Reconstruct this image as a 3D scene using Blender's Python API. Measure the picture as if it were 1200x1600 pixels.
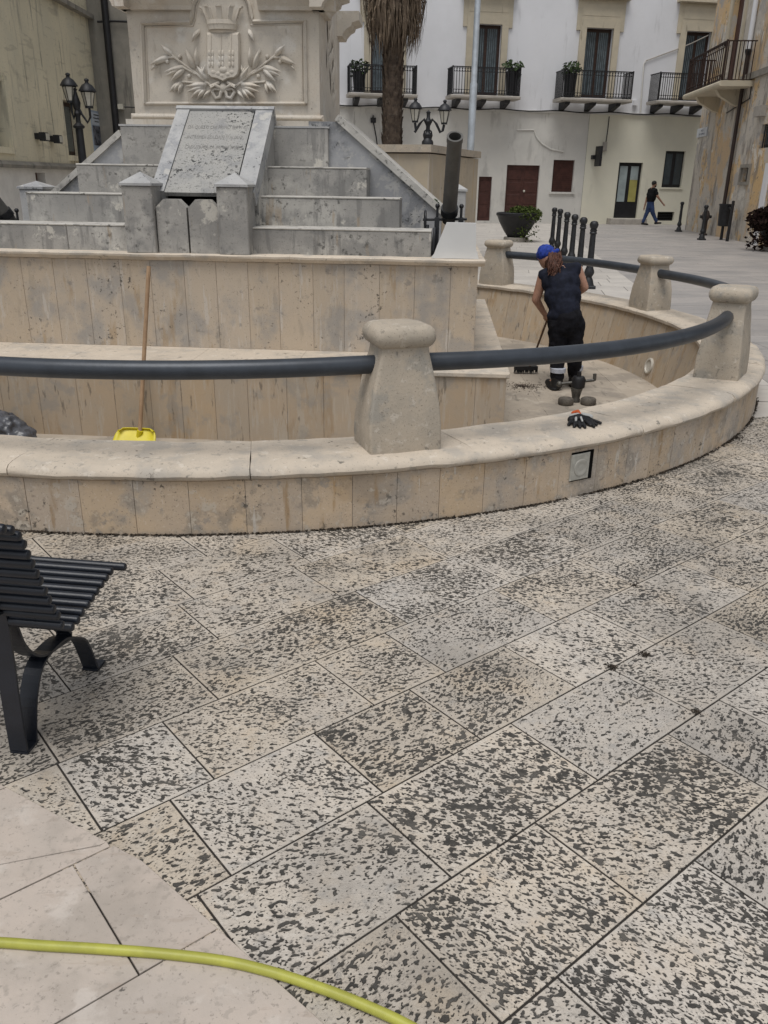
import bpy, bmesh, math, random
from mathutils import Vector, Matrix, noise
R = math.radians
rnd = random.Random(7)
for o in list(bpy.data.objects): bpy.data.objects.remove(o)
S = bpy.context.scene
COL = S.collection
# ------------------------------------------------------------------ camera
CF, CP, CR, CH = 1290.0, R(21.84), R(0.9), 1.62
FW = Vector((0, math.cos(CP), -math.sin(CP))); U0 = Vector((0, math.sin(CP), math.cos(CP))); R0 = Vector((1, 0, 0))
RT = R0*math.cos(CR)+U0*math.sin(CR); UP = U0*math.cos(CR)-R0*math.sin(CR)
CC = Vector((0, 0, CH))
cd = bpy.data.cameras.new('camera'); cam = bpy.data.objects.new('camera', cd); COL.objects.link(cam)
cd.sensor_fit = 'VERTICAL'; cd.sensor_height = 24; cd.lens = CF/1600*24; cd.clip_end = 2000; cd.clip_start = .05
mw = Matrix((RT, UP, -FW)).transposed().to_4x4(); mw.translation = CC; cam.matrix_world = mw
S.camera = cam
# ------------------------------------------------------------------ world, sun, exposure (overcast morning)
W = bpy.data.worlds.new('World'); S.world = W; W.use_nodes = True
nt = W.node_tree; nt.nodes.clear()
sky = nt.nodes.new('ShaderNodeTexSky'); sky.sky_type = 'NISHITA'; sky.sun_disc = False
SUN_EL, SUN_AZ = 70, 200
sky.sun_elevation = R(SUN_EL); sky.sun_rotation = R(SUN_AZ); sky.air_density = 1.0; sky.dust_density = 1.0; sky.ozone_density = 1.0
hs = nt.nodes.new('ShaderNodeHueSaturation'); hs.inputs['Saturation'].default_value = .22
bg = nt.nodes.new('ShaderNodeBackground'); bg.inputs['Strength'].default_value = .085
wo = nt.nodes.new('ShaderNodeOutputWorld')
nt.links.new(sky.outputs[0], hs.inputs['Color']); nt.links.new(hs.outputs[0], bg.inputs[0]); nt.links.new(bg.outputs[0], wo.inputs[0])
sl = bpy.data.lights.new('sun', 'SUN'); sl.energy = 1.5; sl.angle = R(35); sl.color = (1, .97, .93)
so = bpy.data.objects.new('sun', sl); COL.objects.link(so)
az, el = R(SUN_AZ), R(SUN_EL)
sd = Vector((math.sin(az)*math.cos(el), math.cos(az)*math.cos(el), math.sin(el)))
so.rotation_euler = sd.to_track_quat('Z', 'Y').to_euler()
S.view_settings.view_transform = 'Standard'; S.view_settings.look = 'None'; S.view_settings.gamma = 1
S.view_settings.use_curve_mapping = False
S.view_settings.exposure = 0.56
S.render.engine = 'CYCLES'

# ------------------------------------------------------------------ pixel helpers (photo pixels 1200x1600)
def ray(x, y): return FW+RT*((x-600)/CF)-UP*((y-800)/CF)
def gz(x, y, z=0.0):
    d = ray(x, y); return CC+d*((z-CH)/d.z)
def gy(x, y, Y):
    d = ray(x, y); return CC+d*(Y/d.y)
class Frame:
    """vertical plane frame: origin, ex along the plane, ey into it (away)"""
    def __init__(s, o, ang):
        s.o = Vector(o); s.ex = Vector((math.cos(ang), math.sin(ang), 0)); s.ey = Vector((-math.sin(ang), math.cos(ang), 0))
    def px(s, x, y, b=0.0):
        d = ray(x, y); t = ((s.o+s.ey*b)-CC).dot(s.ey)/d.dot(s.ey); p = CC+d*t
        return (p-s.o).dot(s.ex), p.z
    def w(s, a, b, z): return s.o+s.ex*a+s.ey*b+Vector((0, 0, z))
IDF = Frame((0, 0, 0), 0)
# ------------------------------------------------------------------ mesh builder
class MB:
    def __init__(s): s.v = []; s.f = []
    def add(s, vs, fs):
        n = len(s.v); s.v += [Vector(v) for v in vs]; s.f += [tuple(i+n for i in f) for f in fs]; return s
    def box(s, fr, a0, a1, b0, b1, z0, z1, c=0.0):
        """box in frame; c = chamfer of the face at b0 (front)"""
        P = fr.w
        if c <= 0:
            vs = [P(a, b, z) for b in (b0, b1) for z in (z0, z1) for a in (a0, a1)]
            return s.add(vs, [(0, 1, 3, 2), (5, 4, 6, 7), (4, 0, 2, 6), (1, 5, 7, 3), (2, 3, 7, 6), (4, 5, 1, 0)])
        vs = [P(a0+c, b0, z0+c), P(a1-c, b0, z0+c), P(a1-c, b0, z1-c), P(a0+c, b0, z1-c),
              P(a0, b0+c, z0), P(a1, b0+c, z0), P(a1, b0+c, z1), P(a0, b0+c, z1),
              P(a0, b1, z0), P(a1, b1, z0), P(a1, b1, z1), P(a0, b1, z1)]
        fs = [(0, 1, 2, 3), (11, 10, 9, 8)]
        for k in range(4):
            j = (k+1) % 4; fs += [(4+k, 4+j, j, k), (8+k, 8+j, 4+j, 4+k)]
        return s.add(vs, fs)
    def prism(s, pts, vec):
        n = len(pts); pts = [Vector(p) for p in pts]; vec = Vector(vec)
        return s.add(pts+[p+vec for p in pts], [tuple(range(n)), tuple(range(2*n-1, n-1, -1))]+[(i, i+n, (i+1) % n+n, (i+1) % n) for i in range(n)])
    def loft(s, rings, caps=True, closed=True):
        n = len(rings[0]); b = len(s.v); s.v += [Vector(p) for r in rings for p in r]
        for i in range(len(rings)-1):
            for k in range(n if closed else n-1):
                j = (k+1) % n; s.f.append((b+i*n+k, b+i*n+j, b+(i+1)*n+j, b+(i+1)*n+k))
        if caps and closed: s.f += [tuple(b+k for k in range(n-1, -1, -1)), tuple(b+(len(rings)-1)*n+k for k in range(n))]
        return s
    def tube(s, pts, r, n=10, caps=True):
        pts = [Vector(p) for p in pts]; rr = r if isinstance(r, (list, tuple)) else [r]*len(pts); rings = []; px = None
        for i, p in enumerate(pts):
            t = (pts[min(i+1, len(pts)-1)]-pts[max(i-1, 0)]).normalized()
            if px is None: px = t.orthogonal().normalized()
            px = (px-t*px.dot(t)).normalized(); py = t.cross(px)
            rings.append([p+(px*math.cos(2*math.pi*k/n)+py*math.sin(2*math.pi*k/n))*rr[i] for k in range(n)])
        return s.loft(rings, caps)
    def lathe(s, o, prof, n=16, ax=None):
        o = Vector(o); rings = []
        Z = Vector((0, 0, 1)) if ax is None else Vector(ax).normalized(); X = Z.orthogonal().normalized(); Y = Z.cross(X)
        for r, z in prof: rings.append([o+Z*z+(X*math.cos(2*math.pi*k/n)+Y*math.sin(2*math.pi*k/n))*max(r, 1e-4) for k in range(n)])
        return s.loft(rings)
    def ball(s, c, r, n=10, m=7, sc=(1, 1, 1)):
        c = Vector(c); rings = []
        for i in range(m+1):
            t = -math.pi/2+math.pi*i/m; q = max(math.cos(t), 1e-3)
            rings.append([c+Vector((r*sc[0]*q*math.cos(2*math.pi*k/n), r*sc[1]*q*math.sin(2*math.pi*k/n), r*sc[2]*math.sin(t))) for k in range(n)])
        return s.loft(rings)
    def build(s, name, mat, parent=None, smooth=False, rel=True):
        me = bpy.data.meshes.new(name)
        off = Vector((0, 0, 0))
        q = parent
        while q is not None: off = off+Vector(q.location); q = q.parent
        me.from_pydata([tuple(v-off) for v in s.v], [], s.f)
        bm = bmesh.new(); bm.from_mesh(me); bmesh.ops.recalc_face_normals(bm, faces=bm.faces); bm.to_mesh(me); bm.free()
        o = bpy.data.objects.new(name, me); COL.objects.link(o)
        me.materials.append(mat)
        if smooth:
            for p in me.polygons: p.use_smooth = True
            me.set_sharp_from_angle(angle=R(40))
        if parent is not None: o.parent = parent
        return o
def tag(o, label, cat, group=None, kind=None):
    if label: o['label'] = label
    if cat: o['category'] = cat
    if group: o['group'] = group
    if kind: o['kind'] = kind
    return o
def empty(name, loc, label=None, cat=None, group=None):
    o = bpy.data.objects.new(name, None); COL.objects.link(o); o.location = loc; o.empty_display_size = .1
    bpy.context.view_layer.update()
    return tag(o, label, cat, group)
def copy_tree(o, parent=None):
    c = o.copy(); COL.objects.link(c)
    if parent is not None: c.parent = parent
    for ch in o.children: copy_tree(ch, c)
    return c

# ------------------------------------------------------------------ materials
def nd(nt, t, **kw):
    n = nt.nodes.new(t)
    for k, v in kw.items():
        if k in n.inputs: n.inputs[k].default_value = v
        else: setattr(n, k, v)
    return n
def newmat(name):
    m = bpy.data.materials.new(name); m.use_nodes = True; nt = m.node_tree; nt.nodes.clear()
    b = nt.nodes.new('ShaderNodeBsdfPrincipled'); o = nt.nodes.new('ShaderNodeOutputMaterial')
    nt.links.new(b.outputs[0], o.inputs[0]); return m, nt, b
def c4(c): return (c[0], c[1], c[2], 1)
def noise_fac(nt, vec, scale, detail=4, rough=.6, thr=None, soft=.05):
    sc = scale if isinstance(scale, (tuple, list)) else (scale,)*3
    mp = nd(nt, 'ShaderNodeMapping'); mp.inputs['Scale'].default_value = sc; nt.links.new(vec, mp.inputs[0])
    n = nd(nt, 'ShaderNodeTexNoise', Scale=1.0, Detail=detail, Roughness=rough); nt.links.new(mp.outputs[0], n.inputs['Vector'])
    if thr is None: return n.outputs[0]
    r = nd(nt, 'ShaderNodeMapRange'); r.interpolation_type = 'SMOOTHSTEP'
    r.inputs['From Min'].default_value = thr; r.inputs['From Max'].default_value = thr+soft
    nt.links.new(n.outputs[0], r.inputs['Value']); return r.outputs[0]
def mixc(nt, fac, a, b, amt=1.0, mode='MIX'):
    m = nd(nt, 'ShaderNodeMix', data_type='RGBA', blend_type=mode)
    if isinstance(fac, float): m.inputs[0].default_value = fac
    else:
        if amt != 1.0:
            q = nd(nt, 'ShaderNodeMath', operation='MULTIPLY'); q.inputs[1].default_value = amt; nt.links.new(fac, q.inputs[0]); fac = q.outputs[0]
        nt.links.new(fac, m.inputs[0])
    for s, v in ((6, a), (7, b)):
        if isinstance(v, tuple): m.inputs[s].default_value = c4(v)
        else: nt.links.new(v, m.inputs[s])
    return m.outputs[2]
def objvar(nt, col, lo, hi, sat=.0):
    oi = nd(nt, 'ShaderNodeObjectInfo'); r = nd(nt, 'ShaderNodeMapRange'); r.inputs['To Min'].default_value = lo; r.inputs['To Max'].default_value = hi
    nt.links.new(oi.outputs['Random'], r.inputs['Value'])
    h = nd(nt, 'ShaderNodeHueSaturation'); nt.links.new(col, h.inputs['Color']); nt.links.new(r.outputs[0], h.inputs['Value'])
    if sat:
        q = nd(nt, 'ShaderNodeMath', operation='MULTIPLY'); q.inputs[1].default_value = 7.13; nt.links.new(oi.outputs['Random'], q.inputs[0])
        f = nd(nt, 'ShaderNodeMath', operation='FRACT'); nt.links.new(q.outputs[0], f.inputs[0])
        r2 = nd(nt, 'ShaderNodeMapRange'); r2.inputs['To Min'].default_value = 1-sat; r2.inputs['To Max'].default_value = 1+sat
        nt.links.new(f.outputs[0], r2.inputs['Value']); nt.links.new(r2.outputs[0], h.inputs['Saturation'])
    return h.outputs[0]
def stone(name, c1, c2, scale=2.5, layers=(), rough=.85, bump=.3, bscale=60, var=(.9, 1.08), sat=.0, bdist=.004, spec=.3):
    m, nt, b = newmat(name)
    g = nd(nt, 'ShaderNodeNewGeometry'); pos = g.outputs['Position']
    col = mixc(nt, noise_fac(nt, pos, scale, 6, .65, .36, .28), c1, c2)
    for L in layers:
        f = noise_fac(nt, pos, L['s'], L.get('d', 5), L.get('r', .62), L['t'], L.get('w', .08))
        if 'mask' in L:
            f2 = noise_fac(nt, pos, L['mask'][0], 3, .6, L['mask'][1], .12)
            q = nd(nt, 'ShaderNodeMath', operation='MULTIPLY'); nt.links.new(f, q.inputs[0]); nt.links.new(f2, q.inputs[1]); f = q.outputs[0]
        col = mixc(nt, f, col, L['c'], L.get('a', .7))
    if var: col = objvar(nt, col, var[0], var[1], sat)
    nt.links.new(col, b.inputs['Base Color']); b.inputs['Roughness'].default_value = rough
    b.inputs['Specular IOR Level'].default_value = spec
    if bump:
        n1 = noise_fac(nt, pos, bscale, 6, .7)
        bp = nd(nt, 'ShaderNodeBump', Strength=bump, Distance=bdist); nt.links.new(n1, bp.inputs['Height']); nt.links.new(bp.outputs[0], b.inputs['Normal'])
    return m
def flat(name, c, rough=.6, metal=0.0, spec=.4, nv=.12, ns=6.0, bump=0, bs=40, **kw):
    m, nt, b = newmat(name)
    g = nd(nt, 'ShaderNodeNewGeometry')
    col = mixc(nt, noise_fac(nt, g.outputs['Position'], ns, 5, .6, .35, .3), tuple(x*(1-nv) for x in c), tuple(min(1, x*(1+nv)) for x in c))
    nt.links.new(col, b.inputs['Base Color'])
    b.inputs['Roughness'].default_value = rough; b.inputs['Metallic'].default_value = metal; b.inputs['Specular IOR Level'].default_value = spec
    if bump:
        bp = nd(nt, 'ShaderNodeBump', Strength=bump, Distance=.004); nt.links.new(noise_fac(nt, g.outputs['Position'], bs, 5), bp.inputs['Height']); nt.links.new(bp.outputs[0], b.inputs['Normal'])
    for k, v in kw.items(): b.inputs[k].default_value = v
    return m
OCH = (.30, .19, .085); DRK = (.045, .042, .036); GRY = (.30, .285, .26); PAL = (.52, .47, .40)
mat_ring = stone('ring_travertine', (.50, .395, .285), (.45, .365, .28), 3.5, [
    dict(s=3.0, t=.50, w=.14, c=(.33, .30, .265), a=.8), dict(s=6, t=.54, w=.08, c=(.24, .205, .165), a=.55), dict(s=50, t=.58, w=.08, c=(.60, .52, .42), a=.4), dict(s=1.3, t=.54, w=.12, c=(.36, .255, .15), a=.5), dict(s=(7, 7, 1.2), t=.60, w=.08, c=(.31, .20, .095), a=.75), dict(s=12, t=.57, w=.08, c=(.54, .48, .40), a=.65), dict(s=11, t=.60, w=.07, c=(.25, .235, .215), a=.6),
    dict(s=30, t=.58, w=.06, c=DRK, a=.8, mask=(4, .50)), dict(s=(18, 18, 3), t=.64, w=.04, c=(.56, .53, .48), a=.6), dict(s=110, t=.61, w=.05, c=(.11, .10, .08), a=.7)], var=(.92, 1.06), sat=.12, bump=.6)
mat_cap = stone('cap_travertine', (.55, .475, .385), (.48, .42, .345), 4, [
    dict(s=4, t=.52, w=.14, c=(.38, .35, .31), a=.65), dict(s=26, t=.59, w=.06, c=DRK, a=.75, mask=(5, .52)), dict(s=14, t=.58, w=.08, c=(.62, .56, .48), a=.6), dict(s=13, t=.61, w=.06, c=(.27, .25, .22), a=.55),
    dict(s=100, t=.62, w=.05, c=(.13, .115, .09), a=.65)], var=(.94, 1.05), bump=.6)
mat_post = stone('post_stone', (.43, .37, .295), (.37, .325, .265), 5, [
    dict(s=7, t=.52, w=.14, c=(.29, .275, .245), a=.75), dict(s=22, t=.59, w=.07, c=(.13, .12, .105), a=.6, mask=(4, .48)), dict(s=18, t=.58, w=.08, c=(.54, .49, .42), a=.6),
    dict(s=120, t=.60, w=.05, c=(.14, .125, .10), a=.65)], var=(.95, 1.05), bump=.7)
mat_panel = stone('basin_panel', (.47, .39, .30), (.43, .365, .295), 3, [dict(s=(26, 26, 3.0), t=.57, w=.08, c=(.55, .50, .43), a=.3), dict(s=(9, 9, 2.5), t=.57, w=.10, c=(.27, .235, .19), a=.35), 
    dict(s=3, t=.47, w=.18, c=(.315, .295, .27), a=.8), dict(s=(7, 7, 1.6), t=.58, w=.10, c=(.34, .235, .125), a=.55), dict(s=(18, 18, 2.5), t=.60, w=.06, c=(.52, .48, .43), a=.6), dict(s=9, t=.60, w=.08, c=(.22, .205, .185), a=.6),
    dict(s=30, t=.59, w=.06, c=DRK, a=.8, mask=(3.5, .50)), dict(s=110, t=.62, w=.05, c=(.10, .09, .07), a=.65)], var=(.95, 1.04), sat=.08, bump=.5)
mat_inner = stone('basin_inner', (.43, .335, .235), (.40, .33, .25), 3, [dict(s=(26, 26, 2.5), t=.56, w=.08, c=(.50, .44, .36), a=.3), 
    dict(s=(8, 8, 1.4), t=.54, w=.12, c=(.30, .195, .095), a=.55), dict(s=(16, 16, 2), t=.57, w=.07, c=(.45, .405, .34), a=.55), dict(s=4, t=.54, w=.12, c=(.29, .27, .24), a=.6), dict(s=(22, 22, 4), t=.61, w=.06, c=(.13, .11, .085), a=.65)], var=(.94, 1.04), sat=.08, bump=.4)
mat_mortar = stone('mortar', (.46, .41, .35), (.38, .34, .29), 8, [dict(s=10, t=.46, w=.10, c=(.30, .26, .21), a=.9), dict(s=14, t=.60, w=.06, c=(.10, .09, .075), a=.9)], var=None)
mat_floor = stone('basin_floor_stone', (.40, .345, .28), (.34, .295, .24), 2, [
    dict(s=1.4, t=.50, w=.14, c=(.22, .195, .165), a=.7), dict(s=6, t=.56, w=.1, c=(.45, .40, .33), a=.6), dict(s=(9, 3, 1), t=.60, w=.05, c=(.17, .15, .125), a=.6), dict(s=40, t=.60, w=.05, c=(.10, .09, .07), a=.6, mask=(2, .5))], var=(.95, 1.05), bump=.3)
mat_step = stone('step_stone', (.34, .326, .303), (.26, .252, .238), 2.2, [
    dict(s=1.6, t=.50, w=.14, c=(.50, .48, .44), a=.7), dict(s=3.5, t=.51, w=.12, c=(.20, .197, .19), a=.75), dict(s=(14, 14, 2), t=.56, w=.09, c=(.17, .165, .158), a=.6), dict(s=20, t=.55, w=.12, c=(.06, .059, .055), a=.75, mask=(1.6, .46)),
    dict(s=4, t=.60, w=.05, c=(.57, .54, .48), a=.75), dict(s=(9, 9, 1.6), t=.61, w=.07, c=(.33, .25, .165), a=.5), dict(s=70, t=.60, w=.07, c=(.10, .098, .09), a=.55)], var=(.93, 1.08), bump=.7)
mat_tread = stone('lit_tread_stone', (.52, .50, .46), (.42, .405, .375), 5, [dict(s=22, t=.56, w=.07, c=(.07, .068, .062), a=.8, mask=(3, .46)), dict(s=8, t=.56, w=.1, c=(.20, .195, .185), a=.7)], var=(.92, 1.06), bump=.5)  # paler than the risers: light caught on the tread tops put into the colour
mat_tablet = stone('tablet_stone', (.35, .342, .32), (.29, .288, .28), 3, [
    dict(s=3, t=.50, w=.14, c=(.37, .355, .325), a=.6), dict(s=5, t=.52, w=.12, c=(.23, .232, .235), a=.6), dict(s=30, t=.56, w=.04, c=(.028, .029, .030), a=.92, mask=(2.0, .47)), dict(s=75, t=.58, w=.05, c=(.07, .07, .07), a=.7)], var=(.97, 1.03), bump=.5)
mat_bluestone = stone('bluish_limestone', (.42, .418, .412), (.34, .341, .342), 3, [dict(s=4, t=.50, w=.14, c=(.215, .222, .24), a=.75), dict(s=8, t=.54, w=.1, c=(.42, .415, .40), a=.6), dict(s=26, t=.59, w=.06, c=(.05, .052, .056), a=.85, mask=(3, .50)), dict(s=4, t=.60, w=.06, c=(.48, .465, .43), a=.7), dict(s=80, t=.60, w=.06, c=(.10, .10, .10), a=.5)], var=(.95, 1.05), bump=.5)
mat_ped = stone('pedestal_limestone', (.59, .535, .455), (.53, .485, .42), 2.5, [dict(s=6, t=.54, w=.12, c=(.40, .37, .33), a=.45), dict(s=(14, 14, 2), t=.59, w=.08, c=(.33, .30, .26), a=.4), 
    dict(s=1.8, t=.50, w=.16, c=(.47, .385, .295), a=.6), dict(s=4, t=.56, w=.1, c=(.65, .62, .57), a=.6), dict(s=(9, 9, 2), t=.62, w=.08, c=(.25, .205, .155), a=.5), dict(s=26, t=.62, w=.06, c=(.14, .12, .09), a=.65, mask=(3, .52)), dict(s=100, t=.60, w=.06, c=(.22, .19, .15), a=.4)], var=(.98, 1.02), bump=.3)
mat_cheek = stone('mottled_cheek_stone', (.33, .333, .342), (.25, .255, .266), 3, [dict(s=3, t=.50, w=.12, c=(.165, .17, .18), a=.8), dict(s=6, t=.54, w=.1, c=(.47, .46, .44), a=.7), dict(s=13, t=.56, w=.08, c=(.40, .395, .38), a=.5), dict(s=24, t=.58, w=.06, c=(.05, .052, .055), a=.8, mask=(3, .48)), dict(s=(9, 9, 2), t=.62, w=.06, c=(.46, .445, .41), a=.6)], var=None, bump=.6)
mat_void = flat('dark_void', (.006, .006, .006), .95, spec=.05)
mat_iron = flat('rail_steel', (.040, .047, .058), .40, .25, .5, .12, 9, bump=.12, bs=60)
mat_bench = flat('bench_paint', (.010, .013, .020), .38, .1, .5, .15, 12, bump=.15, bs=120)
mat_cast = flat('cast_iron', (.020, .021, .024), .5, .3, .5, .2, 10, bump=.2, bs=80)
mat_lampglass = flat('lantern_glass', (.55, .53, .46), .25, 0, .5, .06, 8, Alpha=1.0)
mat_barrel = stone('gun_metal', (.085, .082, .075), (.06, .058, .055), 6, [dict(s=12, t=.6, w=.1, c=(.11, .08, .055), a=.5)], var=None, rough=.55, bump=.2, spec=.5)
mat_white = flat('white_lacquer', (.60, .60, .59), .5, 0, .4, .03, 3)

# ------------------------------------------------------------------ the setting: ground
CX, CY = -1.25, 8.26           # fountain centre
RO, RI = 4.57, 4.13
ZF = -.30                      # basin floor
def pitted(name, base1, base2, pitc, thr, mar=True, wet=.0):
    """chiselled limestone slab: dirt filled pits whose grain turns from slab to slab"""
    m, nt, b = newmat(name)
    g = nd(nt, 'ShaderNodeNewGeometry'); oi = nd(nt, 'ShaderNodeObjectInfo'); pos = g.outputs['Position']
    q = nd(nt, 'ShaderNodeMath', operation='MULTIPLY'); q.inputs[1].default_value = 1.5; nt.links.new(oi.outputs['Random'], q.inputs[0])
    q2 = nd(nt, 'ShaderNodeMath', operation='ADD'); q2.inputs[1].default_value = -.95; nt.links.new(q.outputs[0], q2.inputs[0])
    vr = nd(nt, 'ShaderNodeVectorRotate', rotation_type='Z_AXIS'); nt.links.new(pos, vr.inputs['Vector']); nt.links.new(q2.outputs[0], vr.inputs['Angle'])
    ad = nd(nt, 'ShaderNodeVectorMath', operation='ADD'); nt.links.new(vr.outputs[0], ad.inputs[0])
    cm = nd(nt, 'ShaderNodeCombineXYZ'); qq = nd(nt, 'ShaderNodeMath', operation='MULTIPLY'); qq.inputs[1].default_value = 53.0
    nt.links.new(oi.outputs['Random'], qq.inputs[0]); nt.links.new(qq.outputs[0], cm.inputs[0]); nt.links.new(qq.outputs[0], cm.inputs[2]); nt.links.new(cm.outputs[0], ad.inputs[1])
    v = ad.outputs[0]
    n1a = noise_fac(nt, v, (52, 78, 1), 1.0, .45)
    n1b = noise_fac(nt, v, (120, 160, 1), .5, .45)
    mxa = nd(nt, 'ShaderNodeMath', operation='SUBTRACT'); mxa.inputs[1].default_value = .07; nt.links.new(n1b, mxa.inputs[0])
    mx1 = nd(nt, 'ShaderNodeMath', operation='MAXIMUM'); nt.links.new(n1a, mx1.inputs[0]); nt.links.new(mxa.outputs[0], mx1.inputs[1]); n1 = mx1.outputs[0]
    dens = noise_fac(nt, v, (4, 5, 1), 3, .6)
    # threshold moves with a low frequency density and a per slab offset
    mr = nd(nt, 'ShaderNodeMapRange'); mr.inputs['From Min'].default_value = .3; mr.inputs['From Max'].default_value = .7; mr.inputs['To Min'].default_value = .085; mr.inputs['To Max'].default_value = -.055; nt.links.new(dens, mr.inputs['Value'])
    s1 = nd(nt, 'ShaderNodeMath', operation='SUBTRACT'); nt.links.new(n1, s1.inputs[0]); nt.links.new(mr.outputs[0], s1.inputs[1])
    fr = nd(nt, 'ShaderNodeMath', operation='MULTIPLY'); fr.inputs[1].default_value = 13.7; nt.links.new(oi.outputs['Random'], fr.inputs[0])
    fc = nd(nt, 'ShaderNodeMath', operation='FRACT'); nt.links.new(fr.outputs[0], fc.inputs[0])
    so_ = nd(nt, 'ShaderNodeMapRange'); so_.inputs['To Min'].default_value = -.03; so_.inputs['To Max'].default_value = .03; nt.links.new(fc.outputs[0], so_.inputs['Value'])
    s2 = nd(nt, 'ShaderNodeMath', operation='ADD'); nt.links.new(s1.outputs[0], s2.inputs[0]); nt.links.new(so_.outputs[0], s2.inputs[1])
    cur = s2.outputs[0]
    if mar:
        at = nd(nt, 'ShaderNodeAttribute', attribute_name='margin')
        wob = noise_fac(nt, v, 25, 2)
        ma = nd(nt, 'ShaderNodeMath', operation='MULTIPLY_ADD'); ma.inputs[1].default_value = .5; nt.links.new(wob, ma.inputs[0]); nt.links.new(at.outputs['Fac'], ma.inputs[2])
        mm = nd(nt, 'ShaderNodeMapRange'); mm.inputs['From Min'].default_value = .45; mm.inputs['From Max'].default_value = .95; mm.inputs['To Min'].default_value = -.09; mm.inputs['To Max'].default_value = 0
        nt.links.new(ma.outputs[0], mm.inputs['Value'])
        s3 = nd(nt, 'ShaderNodeMath', operation='ADD'); nt.links.new(cur, s3.inputs[0]); nt.links.new(mm.outputs[0], s3.inputs[1]); cur = s3.outputs[0]
    pit = nd(nt, 'ShaderNodeMapRange'); pit.interpolation_type = 'SMOOTHSTEP'; pit.inputs['From Min'].default_value = thr; pit.inputs['From Max'].default_value = thr+.07; nt.links.new(cur, pit.inputs['Value'])
    fine = noise_fac(nt, v, (110, 170, 1), 3, .6, .60, .06)
    col = mixc(nt, noise_fac(nt, pos, 3, 5, .6, .36, .28), base1, base2)
    col = mixc(nt, noise_fac(nt, pos, 9, 5, .6, .56, .12), col, (.50, .40, .29), .35)
    col = mixc(nt, noise_fac(nt, pos, 14, 5, .6, .56, .12), col, (.33, .32, .30), .55)
    col = mixc(nt, fine, col, (.20, .19, .175), .45)
    rg = noise_fac(nt, v, (55, 75, 1), 3, .55); ab = nd(nt, 'ShaderNodeMath', operation='SUBTRACT'); ab.inputs[1].default_value = .5; nt.links.new(rg, ab.inputs[0])
    ab2 = nd(nt, 'ShaderNodeMath', operation='ABSOLUTE'); nt.links.new(ab.outputs[0], ab2.inputs[0])
    ln = nd(nt, 'ShaderNodeMapRange'); ln.inputs['From Min'].default_value = .006; ln.inputs['From Max'].default_value = .022; ln.inputs['To Min'].default_value = 1; ln.inputs['To Max'].default_value = 0; nt.links.new(ab2.outputs[0], ln.inputs['Value'])
    lm = nd(nt, 'ShaderNodeMath', operation='MULTIPLY'); nt.links.new(ln.outputs[0], lm.inputs[0]); nt.links.new(noise_fac(nt, v, 12, 3, .6, .46, .14), lm.inputs[1])
    col = mixc(nt, lm.outputs[0], col, (.13, .125, .115), .7)
    col = mixc(nt, noise_fac(nt, v, (28, 40, 1), 5, .65, .52, .14), col, (.60, .555, .49), .5)
    pc = mixc(nt, noise_fac(nt, pos, 30, 3, .6, .4, .2), pitc, tuple(x*1.9 for x in pitc))
    pc = mixc(nt, noise_fac(nt, pos, 9, 4, .6, .48, .14), pc, (.13, .12, .105), .45)
    hal = nd(nt, 'ShaderNodeMapRange'); hal.interpolation_type = 'SMOOTHSTEP'; hal.inputs['From Min'].default_value = thr-.07; hal.inputs['From Max'].default_value = thr+.02; nt.links.new(cur, hal.inputs['Value'])
    col = mixc(nt, hal.outputs[0], col, (.225, .202, .175), .55)
    col = mixc(nt, noise_fac(nt, pos, 1.1, 5, .65, .47, .16), col, (.22, .20, .175), .5)
    col = mixc(nt, noise_fac(nt, pos, 2.3, 5, .65, .54, .12), col, (.49, .40, .295), .4)
    col = objvar(nt, col, .89, 1.09, .2)
    col = mixc(nt, pit.outputs[0], col, pc, .93)
    nt.links.new(col, b.inputs['Base Color'])
    rr = nd(nt, 'ShaderNodeMapRange'); rr.inputs['To Min'].default_value = .30; rr.inputs['To Max'].default_value = .58; nt.links.new(noise_fac(nt, pos, 2.2, 4, .6, .4, .2), rr.inputs['Value']); nt.links.new(rr.outputs[0], b.inputs['Roughness'])
    b.inputs['Specular IOR Level'].default_value = .35
    hh = nd(nt, 'ShaderNodeMath', operation='MULTIPLY_ADD'); hh.inputs[1].default_value = -1.0; nt.links.new(pit.outputs[0], hh.inputs[0])
    fn = nd(nt, 'ShaderNodeMath', operation='MULTIPLY'); fn.inputs[1].default_value = .35; nt.links.new(noise_fac(nt, pos, 140, 5, .7), fn.inputs[0]); nt.links.new(fn.outputs[0], hh.inputs[2])
    bp = nd(nt, 'ShaderNodeBump', Strength=.9, Distance=.006); nt.links.new(hh.outputs[0], bp.inputs['Height']); nt.links.new(bp.outputs[0], b.inputs['Normal'])
    return m
mat_slab = pitted('pitted_paving', (.52, .46, .385), (.47, .425, .37), (.024, .023, .021), .545)
mat_smooth = stone('smooth_paving', (.47, .405, .35), (.42, .37, .325), 3, [dict(s=40, t=.56, w=.08, c=(.30, .265, .23), a=.5), dict(s=2.5, t=.50, w=.14, c=(.33, .29, .25), a=.6), dict(s=90, t=.60, w=.06, c=(.20, .175, .15), a=.5), dict(s=(6, 26, 1), t=.60, w=.06, c=(.36, .30, .25), a=.5), dict(s=18, t=.64, w=.04, c=(.06, .055, .05), a=.8, mask=(3, .48)), dict(s=7, t=.56, w=.1, c=(.54, .49, .44), a=.5)], var=(.93, 1.06), bump=.3, rough=.6)
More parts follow.
